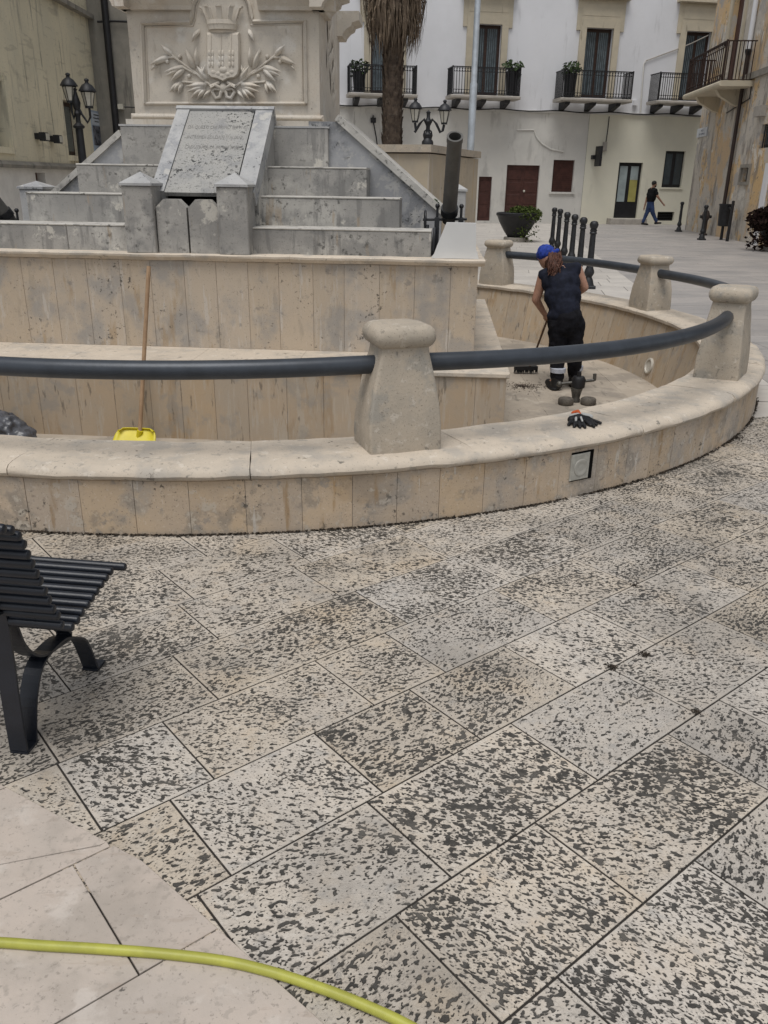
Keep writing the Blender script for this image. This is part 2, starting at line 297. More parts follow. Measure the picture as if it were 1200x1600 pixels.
mat_wetslab = stone('worn_damp_paving', (.36, .335, .315), (.29, .275, .265), .9, [
    dict(s=(1.2, 14, 1), t=.56, w=.10, c=(.21, .20, .195), a=.65), dict(s=(.5, 1.2, 1), t=.50, w=.12, c=(.25, .24, .235), a=.6), dict(s=(3, 30, 1), t=.62, w=.06, c=(.47, .44, .41), a=.5),
    dict(s=(20, 50, 1), t=.60, w=.06, c=(.15, .14, .135), a=.55)], var=(.92, 1.08), bump=.25, bscale=30, rough=.5, spec=.5)
mat_lightslab = stone('pale_smooth_slab', (.50, .47, .43), (.43, .405, .375), 1.5, [dict(s=(6, 30, 1), t=.58, w=.07, c=(.36, .335, .30), a=.6), dict(s=40, t=.64, w=.05, c=(.14, .13, .12), a=.6, mask=(1.5, .5))], var=(.93, 1.06), bump=.3, rough=.6)
mat_ground = stone('bedding_earth', (.035, .031, .027), (.025, .022, .019), 4, [dict(s=30, t=.6, w=.1, c=(.11, .10, .08), a=.6)], var=None, rough=.95)

mb = MB(); N = 96
rings = []
for r in (4.36, 6, 12, 30, 80, 250, 900):
    rings.append([(CX+r*math.cos(2*math.pi*k/N), CY+r*math.sin(2*math.pi*k/N), -.0032 if r < 13 else (-.03 if r < 200 else -.2)) for k in range(N)])
mb.loft(rings, caps=False)
ground = mb.build('ground', mat_ground); ground['kind'] = 'structure'
pave = empty('pavement', (0, 0, 0)); pave['kind'] = 'structure'
ANG = R(39.4); PU = Vector((math.cos(ANG), math.sin(ANG))); PN = Vector((-math.sin(ANG), math.cos(ANG)))
def clip(poly, p, n):
    """keep the part of a 2D polygon with (q-p).n >= 0"""
    out = []
    for i in range(len(poly)):
        a, b = poly[i], poly[(i+1) % len(poly)]; da, db = (a-p).dot(n), (b-p).dot(n)
        if da >= 0: out.append(a)
        if (da > 0) != (db > 0) and abs(da-db) > 1e-9: out.append(a+(b-a)*(da/(da-db)))
    return out if len(out) >= 3 else None
def area(p): return abs(sum(p[i].x*p[(i+1) % len(p)].y-p[(i+1) % len(p)].x*p[i].y for i in range(len(p))))/2
def slab_obj(poly, mat, z=0.0, parent=pave, gap=.0030, th=.05, inset=.018, name='paving_slab'):
    poly = [p for i, p in enumerate(poly) if (p-poly[i-1]).length > .004]
    if len(poly) < 3: return None
    c = sum(poly, Vector((0, 0)))/len(poly); n = len(poly)
    sgn = 1 if sum(poly[i].x*poly[(i+1) % n].y-poly[(i+1) % n].x*poly[i].y for i in range(n)) > 0 else -1
    ns = []
    for i in range(n):
        e = (poly[(i+1) % n]-poly[i]).normalized(); ns.append(Vector((-e.y, e.x))*sgn)
    rin = min((c-poly[i]).dot(ns[i]) for i in range(n))
    def shr(d):
        d = min(d, rin*.8); out = []
        for i, p in enumerate(poly):
            a, b = ns[i-1], ns[i]; k = 1+a.dot(b)
            out.append(p+(a+b)*(d/max(k, .35)))
        return out
    o0, o1, o2 = shr(gap), shr(gap+.0015), shr(gap+inset)
    tz = [rnd.uniform(-.0012, .0012) for _ in range(2)]
    def zz(p): return z+tz[0]*(p-c).dot(PU)*2+tz[1]*(p-c).dot(PN)*2
    vs = [(p.x-c.x, p.y-c.y, zz(p)-th) for p in o0]+[(p.x-c.x, p.y-c.y, zz(p)-.0015) for p in o0]+[(p.x-c.x, p.y-c.y, zz(p)) for p in o1]+[(p.x-c.x, p.y-c.y, zz(p)) for p in o2]
    fs = [tuple(range(3*n, 4*n))]
    for k in range(3):
        fs += [(k*n+i, k*n+(i+1) % n, (k+1)*n+(i+1) % n, (k+1)*n+i) for i in range(n)]
    me = bpy.data.meshes.new(name); me.from_pydata(vs, [], fs)
    at = me.attributes.new('margin', 'FLOAT', 'POINT')
    for i in range(4*n): at.data[i].value = 1.0 if i >= 3*n else 0.0
    me.materials.append(mat)
    o = bpy.data.objects.new(name, me); COL.objects.link(o); o.parent = parent; o.location = (c.x, c.y, 0)
    return o
ROW0, PITCH = 1.107, .3473
joint_px = [(281,947),(496,1035),(258,1132),(500,1153),(800,1131),(965,1050),(921,956),(1071,885),(1104,965),(435,847),(258,899),(290,845),(467,891),(281,1035),(577,937),(608,993),(725,875),(790,808),(783,927),(929,887),(804,1019),(1054,1152),(1129,1096),(1000,796),(610,1285),(850,1295),(650,1462),(872,1527),(1060,1155),(1080,1340),(92,1197)]
known = {}
for p in joint_px:
    q = gz(*p).to_2d(); k = round((q.dot(PN)-ROW0)/PITCH)-1      # the joint starts on the row's upper line
    known.setdefault(k, []).append(q.dot(PU))
# border of the smooth zone bottom left (two straight edges)
B0, B1, B2 = Vector((-1.088, 1.9)), Vector((-.6, 1.62)), Vector((-.117, 1.2))
nA = Vector((-(B1-B0).y, (B1-B0).x)).normalized(); nB = Vector((-(B2-B1).y, (B2-B1).x)).normalized()
if nA.y < 0: nA = -nA
if nB.y < 0: nB = -nB
cen = Vector((CX, CY))
def push_out(poly):
    out = []
    for p in poly:
        d = p-cen
        out.append(cen+d.normalized()*4.32 if d.length < 4.32 else p)
    return out
def visible(c):
    q = Vector((c.x, c.y, 0))-CC; w = q.dot(FW)
    if w < .3: return False
    x = 600+CF*q.dot(RT)/w; y = 800-CF*q.dot(UP)/w
    return -260 < x < 1460 and y < 1900
# rough pitted slabs reach up to a line that runs off from the right of the ring
rest_polys = []
def joined_slabs(polys, mat, name, z=0.0, gap=.003):
    m = MB()
    for poly in polys:
        poly = [p for i, p in enumerate(poly) if (p-poly[i-1]).length > .004]; q = len(poly)
        if q < 3: continue
        c = sum(poly, Vector((0, 0)))/q; pp = [p+(c-p).normalized()*gap*1.3 for p in poly]
        m.add([(p.x, p.y, z-.04) for p in pp]+[(p.x, p.y, z) for p in pp], [tuple(range(q, 2*q))]+[(i, (i+1) % q, (i+1) % q+q, i+q) for i in range(q)])
    if not m.v: return
    o = m.build(name, mat, pave); o['kind'] = 'stuff'
    at = o.data.attributes.new('margin', 'FLOAT', 'POINT')
    for d in at.data: d.value = 1.0
for k in range(-18, 22):
    n0, n1 = ROW0+k*PITCH, ROW0+(k+1)*PITCH
    js = sorted(known.get(k, []))
    lo, hi = -9.0, 11.0
    lst = list(js) if js else [rnd.uniform(1, 1.6)]
    i = 0
    while i < len(lst)-1:                      # fill long gaps, drop doubles
        g = lst[i+1]-lst[i]
        if g < .2: lst.pop(i+1); continue
        if g > .85:
            m = max(2, round(g/.58)); lst[i+1:i+1] = [lst[i]+g*j/m+rnd.uniform(-.05, .05) for j in range(1, m)]; i += m; continue
        i += 1
    while lst[0] > lo: lst.insert(0, lst[0]-rnd.uniform(.48, .68))
    while lst[-1] < hi: lst.append(lst[-1]+rnd.uniform(.48, .68))
    for u0, u1 in zip(lst[:-1], lst[1:]):
        poly = [PU*u0+PN*n0, PU*u1+PN*n0, PU*u1+PN*n1, PU*u0+PN*n1]
        c = sum(poly, Vector((0, 0)))/4
        if c.y > 9.5 or c.y < -3 or abs(c.x) > 9: continue
        seen = visible(c) and .75 < c.y < 8.2
        if max((p-cen).length for p in poly) < 4.5: continue
        if min((p-cen).length for p in poly) < 4.32: poly = push_out(poly)
        # far edge of the rough paving: a line across to the right of the basin
        a = clip(poly, B1-(nA if c.x < B1.x else nB)*.14, nA if c.x < B1.x else nB)
        pieces = [a] if a else []
        for pc in pieces:
            pc2 = clip(pc, Vector((2.55, 6.0)), Vector((.35, -1)).normalized())
            if not pc2 or area(pc2) < .004: continue
            if seen: slab_obj(pc2, mat_slab)
            else: rest_polys.append(pc2)
joined_slabs(rest_polys, mat_slab, 'outlying_slabs')
# smooth slabs in the near left corner
rest_polys = []
for k in range(-12, 12):
    n0, n1 = .93+k*.40, .93+(k+1)*.40; u = -7+rnd.uniform(0, .5)
    while u < 3:
        u1 = u+rnd.uniform(.75, 1.0)
        poly = [PU*u+PN*n0, PU*u1+PN*n0, PU*u1+PN*n1, PU*u+PN*n1]; u = u1
        pc = clip(poly, B0, -nA)
        pc = clip(pc, B1, -nB) if pc else None
        if not pc or area(pc) < .001: continue
        c = sum(pc, Vector((0, 0)))/len(pc)
        if c.y < -3 or c.x < -8: continue
        if c.y < .6 or c.x < -2.0: rest_polys.append(pc); continue
        slab_obj(pc, mat_smooth, z=.004, inset=.02, gap=.0022)
joined_slabs(rest_polys, mat_smooth, 'outlying_smooth_slabs', .004, .0022)
# pale apron and the worn damp piazza beyond
def paver_rows(name, ang, rows, length, keep, mat, zt, limit, jig=.25):
    """rows of slabs; near ones as parts, the far rest joined as one part"""
    u = Vector((math.cos(ang), math.sin(ang))); n = Vector((-math.sin(ang), math.cos(ang)))
    rest = MB(); cnt = 0
    for r0, r1 in rows:
        x = -40+rnd.uniform(0, length)
        while x < 60:
            x1 = x+length*rnd.uniform(1-jig, 1+jig)
            poly = [u*x+n*(r0+.005), u*(x1-.005)+n*(r0+.005), u*(x1-.005)+n*(r1-.005), u*x+n*(r1-.005)]; x = x1
            c = sum(poly, Vector((0, 0)))/4
            see = visible(c)
            poly = keep(poly)
            if not poly or area(poly) < .01: continue
            c = sum(poly, Vector((0, 0)))/len(poly)
            if c.y < limit and see:
                slab_obj(poly, mat, z=zt, gap=.002, inset=.02, th=.04)
            else:
                q = len(poly); zj = zt+rnd.uniform(-.001, .001)
                rest.add([(p.x, p.y, zj-.04) for p in poly]+[(p.x, p.y, zj) for p in poly], [tuple(range(q, 2*q))]+[(i, (i+1) % q, (i+1) % q+q, i+q) for i in range(q)])
            cnt += 1
    if rest.v:
        o = rest.build(name, mat, pave); o['kind'] = 'stuff'
E0, E1 = Vector((2.55, 6.0)), Vector((.35, -1)).normalized()
E2a, E2b = gz(927, 395).to_2d(), gz(1052, 488).to_2d()      # edge between pale apron and damp piazza
dE = (E2b-E2a).normalized(); nE = Vector((dE.y, -dE.x))
if nE.x > 0: nE = -nE
def keep_apron(poly):
    pc = clip(poly, E0, -E1)
    pc = clip(pc, E2a, nE) if pc else None
    if not pc: return None
    if max((p-cen).length for p in pc) < 4.5: return None
    if min((p-cen).length for p in pc) < 4.32: pc = push_out(pc)
    c = sum(pc, Vector((0, 0)))/len(pc)
    return pc if c.y < 41 else None
paver_rows('far_apron_slabs', R(-8), [(2+i*.62, 2+(i+1)*.62) for i in range(70)], 1.0, keep_apron, mat_lightslab, 0.0, 17)
def keep_piazza(poly):
    pc = clip(poly, E0, -E1)
    pc = clip(pc, E2a, -nE) if pc else None
    return pc
paver_rows('far_piazza_slabs', R(3), [(2+i*.42, 2+(i+1)*.42) for i in range(90)], 1.3, keep_piazza, mat_wetslab, 0.0, 11)

# ------------------------------------------------------------------ fountain basin
fb = empty('fountain_basin', (CX, CY, 0), 'round sunken fountain basin of beige stone with a wide low coping', 'fountain')
def arc_pts(r, z, a0, a1, n): return [(CX+r*math.cos(a0+(a1-a0)*i/n), CY+r*math.sin(a0+(a1-a0)*i/n), z) for i in range(n+1)]
def arc_loft(mb, prof, a0, a1, n, jit=0.0, seed=0):
    rings = []
    for i in range(n+1):
        a = a0+(a1-a0)*i/n; rg = []
        for r, z in prof:
            p = Vector((CX+r*math.cos(a), CY+r*math.sin(a), z))
            if jit:
                w = noise.noise_vector(p*7.0+Vector((seed, 0, 0)))*jit+noise.noise_vector(p*22.0)*jit*.5
                p = p+w
            rg.append(p)
        rings.append(rg)
    mb.loft(rings); return mb
core = MB(); arc_loft(core, [(RO-.005, -.4), (RO-.005, .283), (RI+.026, .283), (RI-.115, -.4)], 0, 2*math.pi, 180); core.build('wall_core', mat_mortar, fb)
tz = 0.0; outer = []
while tz < 2*math.pi-.03:
    d = rnd.uniform(.215, .275)/RO; outer.append((tz, min(tz+d, 2*math.pi))); tz += d
for a0, a1 in outer:
    m = MB(); e = .0014/RO; t = rnd.uniform(-.001, .001)
    arc_loft(m, [(RO-.05, -.06), (RO+t, -.06), (RO+t, .276), (RO+t-.005, .281), (RO-.05, .281)], a0+e, a1-e, 3); m.build('wall_slab', mat_ring, fb)
tz = 0.0
while tz < 2*math.pi-.03:
    d = rnd.uniform(.27, .34)/RI; a1 = min(tz+d, 2*math.pi); m = MB(); e = .002/RI; t = rnd.uniform(-.002, .002)
    arc_loft(m, [(RI+.02+t, .30), (RI-.12+t, ZF-.05), (RI-.06, ZF-.05), (RI+.08, .30)], tz+e, a1-e, 3); m.build('inner_slab', mat_inner, fb); tz += d
capprof = [(RI-.012, .300), (RI-.016, .328), (RI-.004, .340), (4.30, .347), (4.46, .352), (4.535, .350), (4.572, .341), (4.592, .324), (4.597, .308), (4.590, .292), (4.578, .284), (4.4, .286)]
ncap = 25
for i in range(ncap):
    a0 = 2*math.pi*i/ncap+.07; a1 = a0+2*math.pi/ncap; m = MB()
    arc_loft(m, capprof, a0+.0003, a1-.0003, 14, .006, i); m.build('coping_stone', mat_cap, fb, smooth=True)
# floor of the basin: radial-free square flags
fl = MB().lathe((CX, CY, 0), [(4.2, ZF-.10), (4.2, ZF-.03), (.01, ZF-.03)], 64).build('basin_floor', mat_mortar, fb)
for ix in range(-5, 6):
    for iy in range(-5, 6):
        poly = [cen+Vector((ix*.9+dx, iy*.9+dy)) for dx, dy in ((0, 0), (.9, 0), (.9, .9), (0, .9))]
        if min((p-cen).length for p in poly) > 4.0: continue
        c = sum(poly, Vector((0, 0)))/4
        if c.x < -3.2 or (c.y > 8.0 and c.x < .4): continue
        poly = [cen+(p-cen).normalized()*min((p-cen).length, 4.05) for p in poly]
        if area(poly) < .05: continue
        o = slab_obj(poly, mat_floor, z=ZF, parent=None, gap=.0007, inset=.01, name='floor_slab', th=.035); o.parent = fb; o.location = (c.x-CX, c.y-CY, 0)
        o.location = (sum(p.x for p in poly)/4-CX, sum(p.y for p in poly)/4-CY, 0)
# recessed lamp box in the outer wall face
def ring_frame(ang, r): # frame whose ex is tangential, ey points inwards
    o = Vector((CX+r*math.cos(ang), CY+r*math.sin(ang), 0)); f = Frame(o, ang+math.pi/2); 
    return f
pb = gz(890, 764, 0.02); ab = math.atan2(pb.y-CY, pb.x-CX); fr = ring_frame(ab, RO)
rb = MB().box(fr, -.075, .085, -.0035, .02, .095, .262).build('lamp_recess', mat_void, fb)
lb = MB().box(fr, -.078, .058, -.010, .02, .10, .252, .006)
lb.build('lamp_cover', flat('lamp_cover_grey', (.36, .35, .31), .55, 0, .4, .1, 30), fb)
MB().lathe(fr.w(-.008, -.010, .172), [(.050, 0), (.048, .004), (.036, .006), (.030, .003), (.012, .005), (0, .006)], 20, ax=-fr.ey).build('lamp_disc', flat('lamp_disc_grey', (.33, .32, .285), .5), fb, True)
# round water inlet on the inner wall
rd = ray(1015, 572); tt = 2.0
while True:
    q = CC+rd*tt
    if q.y > CY-2 and q.x > 1 and math.hypot(q.x-CX, q.y-CY) > RI+.02-.14*(.30-q.z)/.65 and q.y > 7.0: break
    tt += .005
    if tt > 30: break
ic = q; ai = math.atan2(q.y-CY, q.x-CX); iax = Vector((-math.cos(ai), -math.sin(ai), .2))
MB().lathe(ic, [(.05, -.03), (.085, -.03), (.085, .014), (.078, .022), (.064, .022), (.058, .008), (.04, .006)], 24, ax=iax).build('inlet_ring', flat('inlet_white', (.50, .47, .41), .5), fb, True)
MB().lathe(ic, [(.0, -.01), (.058, -.01), (.058, .004), (0, .004)], 20, ax=iax).build('inlet_grate', mat_post, fb)

# posts on the coping
POSTA = [R(a) for a in (-72.4, -31.8, 15.6, 50.9, 90, 130, 170, 210, 248)]
HK = [1, 1, .9, .9, 1, 1, 1, 1, 1]; RZ = .424
def rrect(hw, hd, c, n=4):
    pts = []
    for sx, sy, a0 in ((1, 1, 0), (-1, 1, 90), (-1, -1, 180), (1, -1, 270)):
        for i in range(n+1):
            a = R(a0+90*i/n); pts.append((sx*(hw-c)+c*math.cos(a), sy*(hd-c)+c*math.sin(a)))
    return pts
plabels = {0: 'largest nearest stone bollard post of the fountain rail, front centre', 1: 'stone rail post at the right end of the fountain, its pipe hole ringed', 2: 'stone rail post right behind the sweeping worker, second from far end',
           3: 'farthest stone rail post of the fountain, beside the white flared block', 8: 'stone rail post of the fountain outside the left picture edge'}
ZP = .349
for k, a in enumerate(POSTA):
    if k not in plabels: continue
    rp = 4.335; base = Vector((CX+rp*math.cos(a), CY+rp*math.sin(a), ZP-.006))
    po = empty('rail_post', base, plabels[k], 'post', 'stone posts on the fountain coping')
    ex = Vector((-math.sin(a), math.cos(a), 0)); ey = Vector((math.cos(a), math.sin(a), 0))
    def ringat(z, hw, hd, c, seed): 
        out = []
        for x, y in rrect(hw, hd, c):
            p = base+ex*x+ey*y+Vector((0, 0, z)); p.z = base.z+(p.z-base.z)*HK[k]; out.append(p+noise.noise_vector(p*9)*.006+noise.noise_vector(p*30)*.0025)
        return out
    body = [(0, .190, .150, .010), (.05, .191, .150, .012), (.14, .189, .147, .014), (.24, .180, .140, .016), (.33, .165, .131, .018), (.42, .143, .122, .018), (.49, .125, .116, .018), (.535, .119, .113, .018)]
    MB().loft([ringat(z, w, d, c, k) for z, w, d, c in body]).build('shaft', mat_post, po, True)
    capr = [(.522, .110, .104, .03), (.526, .128, .118, .04), (.538, .145, .134, .045), (.560, .156, .144, .045), (.582, .158, .146, .045), (.608, .152, .140, .045), (.625, .136, .126, .045), (.631, .115, .105, .045)]
    MB().loft([ringat(z, w, d, c, k) for z, w, d, c in capr]).build('cap', mat_post, po, True)
    for sg in (-1, 1):
        c0 = base+ex*sg*.136+Vector((0, 0, RZ*HK[k])); MB().lathe(c0-ex*sg*.05, [(.048, 0), (.058, 0), (.058, .040), (.048, .044)], 20, ax=ex*sg).build('pipe_sleeve', flat('sleeve_grey', (.42, .41, .40), .4, .4) if k == 0 and sg < 0 else bpy.data.materials['sleeve_grey'], po, True)
rl = {8: 'dark steel handrail tube crossing left in front of the yellow shovel', 0: 'dark steel handrail tube curving from the nearest post to the right post', 1: 'short dark steel handrail tube between the two right-hand posts', 2: 'dark steel handrail tube passing behind the bent worker'}
for k, lab in rl.items():
    e = (.130-.05)/4.335
    if k == 8: a0, a1, h0, h1, bow = POSTA[0]-R(40), POSTA[0], 1, 1, .06
    else: a0, a1, h0, h1, bow = POSTA[k], POSTA[k+1], HK[k], HK[k+1], (.11 if k == 0 else .05)
    a0 += e; a1 -= e; pts = []
    for i in range(27):
        t = i/26; a = a0+(a1-a0)*t; r_ = 4.335+bow*math.sin(math.pi*t)
        pts.append((CX+r_*math.cos(a), CY+r_*math.sin(a), ZP+RZ*(h0+(h1-h0)*t)))
    m = MB().tube(pts, .0465, 16); o = m.build('handrail', mat_iron, None, True); tag(o, lab, 'handrail', 'handrail tubes of the fountain')

# ------------------------------------------------------------------ monument
ZB = .30
MROT = R(-3.6)
_c = gz(740, 555, ZB)                       # front right corner of the upper block stands on the ledge
MHW = 2.30
MF = Frame((_c.x-MHW*math.cos(MROT), _c.y-MHW*math.sin(MROT), 0), MROT)
mo = empty('war_monument', MF.w(0, 1.5, ZF), 'stone war monument with stepped base, sloping tablet and carved pedestal', 'monument')
AL, AR = -MHW, MHW
ZC = MF.px(600, 404, -.05)[1]
def cut(a0, a1, w0=.24, w1=.31):
    out = [a0]
    while out[-1]+w1*1.3 < a1: out.append(out[-1]+rnd.uniform(w0, w1))
    out.append(a1); return list(zip(out[:-1], out[1:]))
# lower block (ledge in the basin)
_l = gz(797, 584, ZB)-MF.o; b_lo = _l.dot(MF.ey)+.02; ar = _l.dot(MF.ex)-.02; al = -ar
b_hi = 2*2.1+b_lo
MB().box(MF, al+.004, ar-.004, b_lo+.005, b_hi, ZF-.05, ZB-.045).build('ledge_core', mat_mortar, mo)
for a0, a1 in cut(al, ar):
    MB().box(MF, a0+.0012, a1-.0012, b_lo+rnd.uniform(-.0008, .0008), b_lo+.06, ZF-.04, ZB-.042, .0025).build('ledge_panel', mat_inner, mo)
for b0, b1 in cut(b_lo+.06, b_hi):
    f2 = Frame(MF.w(ar, 0, 0), MROT+math.pi/2); MB().box(f2, b0+.002, b1-.002, rnd.uniform(-.0015, .0015), .03, ZF-.04, ZB-.042, .004).build('ledge_panel', mat_inner, mo)
for a0, a1 in cut(al, ar+.02, .7, 1.0):
    MB().box(MF, a0+.001, a1-.001, b_lo-.02, .05, ZB-.04, ZB, .008).build('ledge_coping', mat_cap, mo)
for b0, b1 in cut(.052, b_hi, .8, 1.1):
    MB().box(MF, AR-.1, ar+.02, b0+.001, b1-.001, ZB-.04, ZB).build('ledge_coping', mat_cap, mo)
# upper block
MB().box(MF, AL+.004, AR-.004, .005, 3.0, ZB-.04, ZC-.05).build('plinth_core', mat_mortar, mo)
for i, (a0, a1) in enumerate(cut(AL, AR, .25, .30)):
    MB().box(MF, a0+.0012, a1-.0012, rnd.uniform(-.0008, .0008), .06, ZB, ZC-.052, .0025).build('plinth_panel', mat_panel, mo)
f2 = Frame(MF.w(AR, 0, 0), MROT+math.pi/2)
for b0, b1 in cut(.062, 3.0): MB().box(f2, b0+.002, b1-.002, rnd.uniform(-.0015, .0015), .03, ZB, ZC-.052, .004).build('plinth_panel', mat_panel, mo)
def cornice_profile(a0, a1):
    m = MB(); pr = [(.04, ZC-.05), (-.02, ZC-.05), (-.035, ZC-.035), (-.05, ZC-.022), (-.052, ZC-.006), (-.044, ZC), (.30, ZC), (.30, ZC-.05)]
    rings = []
    n = max(3, int((a1-a0)/.12))
    for i in range(n+1):
        a = a0+(a1-a0)*i/n
        rings.append([MF.w(a, b, z)+noise.noise_vector(MF.w(a, b, z)*8)*.004 for b, z in pr])
    return m.loft(rings)
for a0, a1 in cut(AL-.05, AR+.05, .95, 1.25): cornice_profile(a0+.001, a1-.001).build('plinth_coping', mat_cap, mo, True)
for b0, b1 in cut(.302, 3.05, .9, 1.2): MB().box(MF, AR-.35, AR+.045, b0+.001, b1-.001, ZC-.05, ZC-.002).build('plinth_coping', mat_cap, mo)
MB().box(MF, AL+.02, AR-.36, .31, 3.0, ZC-.06, ZC-.006).build('platform_slab', mat_tread, mo)
# steps
BS = [.16, .49, .82, 1.15]
ztop = [MF.px(450, 356, BS[0])[1], MF.px(450, 306.5, BS[1])[1], MF.px(450, 260, BS[2])[1], MF.px(450, 197, BS[3])[1]]
sl_ = [AL+.05, MF.px(43, 325, BS[1])[0], MF.px(121, 280, BS[2])[0], MF.px(190, 225, BS[3])[0]]
sr_ = [MF.px(674, 375, BS[0])[0], MF.px(625, 325, BS[1])[0], MF.px(573, 280, BS[2])[0], MF.px(513, 225, BS[3])[0]]
z0 = ZC-.006
for i in range(4):
    segs = cut(sl_[i], sr_[i], 1.1, 1.5)
    for a0, a1 in segs:
        b1 = 2.5 if i == 3 else BS[i+1]+.05
        MB().box(MF, a0+.0015, a1-.0015, BS[i]+rnd.uniform(-.002, .002), b1, z0-.01, ztop[i]-.0145, .006).build('step_riser', mat_step, mo)
        m = MB(); 
        if i < 3:
            m.box(MF, a0+.001, a1-.001, BS[i]-.005, BS[i+1]+.03, ztop[i]-.014, ztop[i], .004); m.build('step_tread', mat_tread, mo)
    z0 = ztop[i]
zl = MF.px(450, 186, BS[3]+.05)[1]
# moulded course under the pedestal
MB().box(MF, sl_[3]-.01, sr_[3]+.01, BS[3]-.006, 2.5, ztop[3]-.0142, ztop[3]).build('base_course', mat_bluestone, mo)
# sloping cheek walls right and left
def cheek(pxs, b, th, mat, name='cheek_wall'):
    pts = [MF.px(x, y, b) for x, y in pxs]
    return MB().prism([MF.w(a, b, z) for a, z in pts], MF.ey*th).build(name, mat, mo)
bq = 1.19
A1 = MF.px(526, 190, bq); A2 = MF.px(690, 336, bq)
MB().prism([MF.w(A1[0]-.25, bq, A1[1]), MF.w(A1[0], bq, A1[1]), MF.w(A2[0], bq, A2[1]), MF.w(A2[0], bq, ZC-.01), MF.w(A1[0]-.25, bq, ZC-.01)], MF.ey*1.3).build('cheek_wall', mat_cheek, mo)
dv = (MF.w(A2[0], 0, A2[1])-MF.w(A1[0], 0, A1[1])).normalized(); nv_ = Vector((0, 0, 1))-dv*dv.z; nv_.normalize()
p0 = MF.w(A1[0], bq-.03, A1[1])-dv*.02; p1 = MF.w(A2[0], bq-.03, A2[1])+dv*.05
MB().prism([p0, p1, p1+nv_*.055, p0+nv_*.055], MF.ey*1.36).build('cheek_coping', mat_tread, mo)
L1 = MF.px(190, 213, bq); L2 = MF.px(90, 303, bq)
MB().prism([MF.w(L1[0]+.25, bq, L1[1]), MF.w(L1[0], bq, L1[1]), MF.w(L2[0], bq, L2[1]), MF.w(L2[0], bq, ZC-.01), MF.w(L1[0]+.25, bq, ZC-.01)], MF.ey*1.3).build('cheek_wall', mat_cheek, mo)
dv = (MF.w(L2[0], 0, L2[1])-MF.w(L1[0], 0, L1[1])).normalized(); nv_ = Vector((0, 0, 1))-dv*dv.z; nv_.normalize()
p0 = MF.w(L1[0], bq-.03, L1[1])-dv*.02; p1 = MF.w(L2[0], bq-.03, L2[1])+dv*.05
MB().prism([p0, p1, p1+nv_*.05, p0+nv_*.05], MF.ey*1.36).build('cheek_coping', mat_tread, mo)
# front posts with pyramid tops, leaf slabs between
def pyr_post(a0, a1, b0, dep, zb, zs, zt, mat):
    m = MB(); m.box(MF, a0, a1, b0, b0+dep, zb, zs, .008); m.build('post', mat, mo)
    e = .012; ac = (a0+a1)/2; bc = b0+dep/2; P = MF.w
    m = MB(); vs = [P(a0-e, b0-e, zs+.001), P(a1+e, b0-e, zs+.001), P(a1+e, b0+dep+e, zs+.001), P(a0-e, b0+dep+e, zs+.001), P(a0-e, b0-e, zs+.02), P(a1+e, b0-e, zs+.02), P(a1+e, b0+dep+e, zs+.02), P(a0-e, b0+dep+e, zs+.02), P(ac, bc, zt)]
    m.add(vs, [(3, 2, 1, 0), (0, 1, 5, 4), (1, 2, 6, 5), (2, 3, 7, 6), (3, 0, 4, 7), (4, 5, 8), (5, 6, 8), (6, 7, 8), (7, 4, 8)]); m.build('post_cap', mat_bluestone, mo)
for x0, x1, yt in ((197, 243, 279), (342, 389, 281)):
    bP = -.0; a0 = MF.px(x0, 380, bP)[0]; a1 = MF.px(x1, 380, bP)[0]
    zs = MF.px(x0, yt+11, bP)[1]; zt = zs+.105
    pyr_post(a0, a1, bP+.003, .26, ZC-.004, zs, zt, mat_step)
for x0, x1 in ((245.5, 292.5), (295.5, 341)):
    bP = .05; a0 = MF.px(x0, 350, bP)[0]; a1 = MF.px(x1, 350, bP)[0]; zs = MF.px(270, 324, bP)[1]; zt = MF.px(270, 311, bP+.03)[1]; w = (a1-a0)*.26
    pts = [(a0, ZC-.004), (a1, ZC-.004), (a1, zs), (a1-w, zt), (a0+w, zt), (a0, zs)]
    MB().prism([MF.w(a, bP, z) for a, z in pts], MF.ey*.10).build('grave_slab', mat_step, mo)
# sloping tablet
bt0, bt1 = .21, 1.13
za = MF.px(300, 301, bt0)[1]; zb_ = MF.px(345, 171, bt1)[1]
ta0 = MF.px(236, 299, bt0)[0]; ta1 = MF.px(408, 299, bt0)[0]; ua0 = MF.px(277, 171, bt1)[0]; ua1 = MF.px(417, 171, bt1)[0]
ta0, ta1 = (ta0+ua0)/2, (ta1+ua1)/2; ua0, ua1 = ta0, ta1
tdir = (MF.w(0, bt1, zb_)-MF.w(0, bt0, za)).normalized(); tn = tdir.cross(MF.ex).normalized()
if tn.z < 0: tn = -tn
tl = (MF.w(0, bt1, zb_)-MF.w(0, bt0, za)).length
def TP(a, l, h): return MF.w(a, bt0, za)+tdir*l+tn*h
def tbox(name, mat, a0, a1, l0, l1, h0, h1):
    vs = [TP(a, l, h) for h in (h0, h1) for l in (l0, l1) for a in (a0, a1)]
    return MB().add(vs, [(0, 1, 3, 2), (5, 4, 6, 7), (4, 0, 2, 6), (1, 5, 7, 3), (2, 3, 7, 6), (4, 5, 1, 0)]).build(name, mat, mo)
tw = ta1-ta0
tab = tbox('tablet', mat_tablet, ta0+.115, ta1-.165, .0, tl, -.035, .0)
tbox('tablet_rail', mat_bluestone, ta0, ta0+.112, .0, tl-.02, -.12, .012)
tbox('tablet_rail', mat_bluestone, ta1-.150, ta1, .0, tl-.02, -.12, .012)
tbox('tablet_head', mat_bluestone, ta0-.01, ta1+.01, tl-.022, tl+.02, -.12, .022)
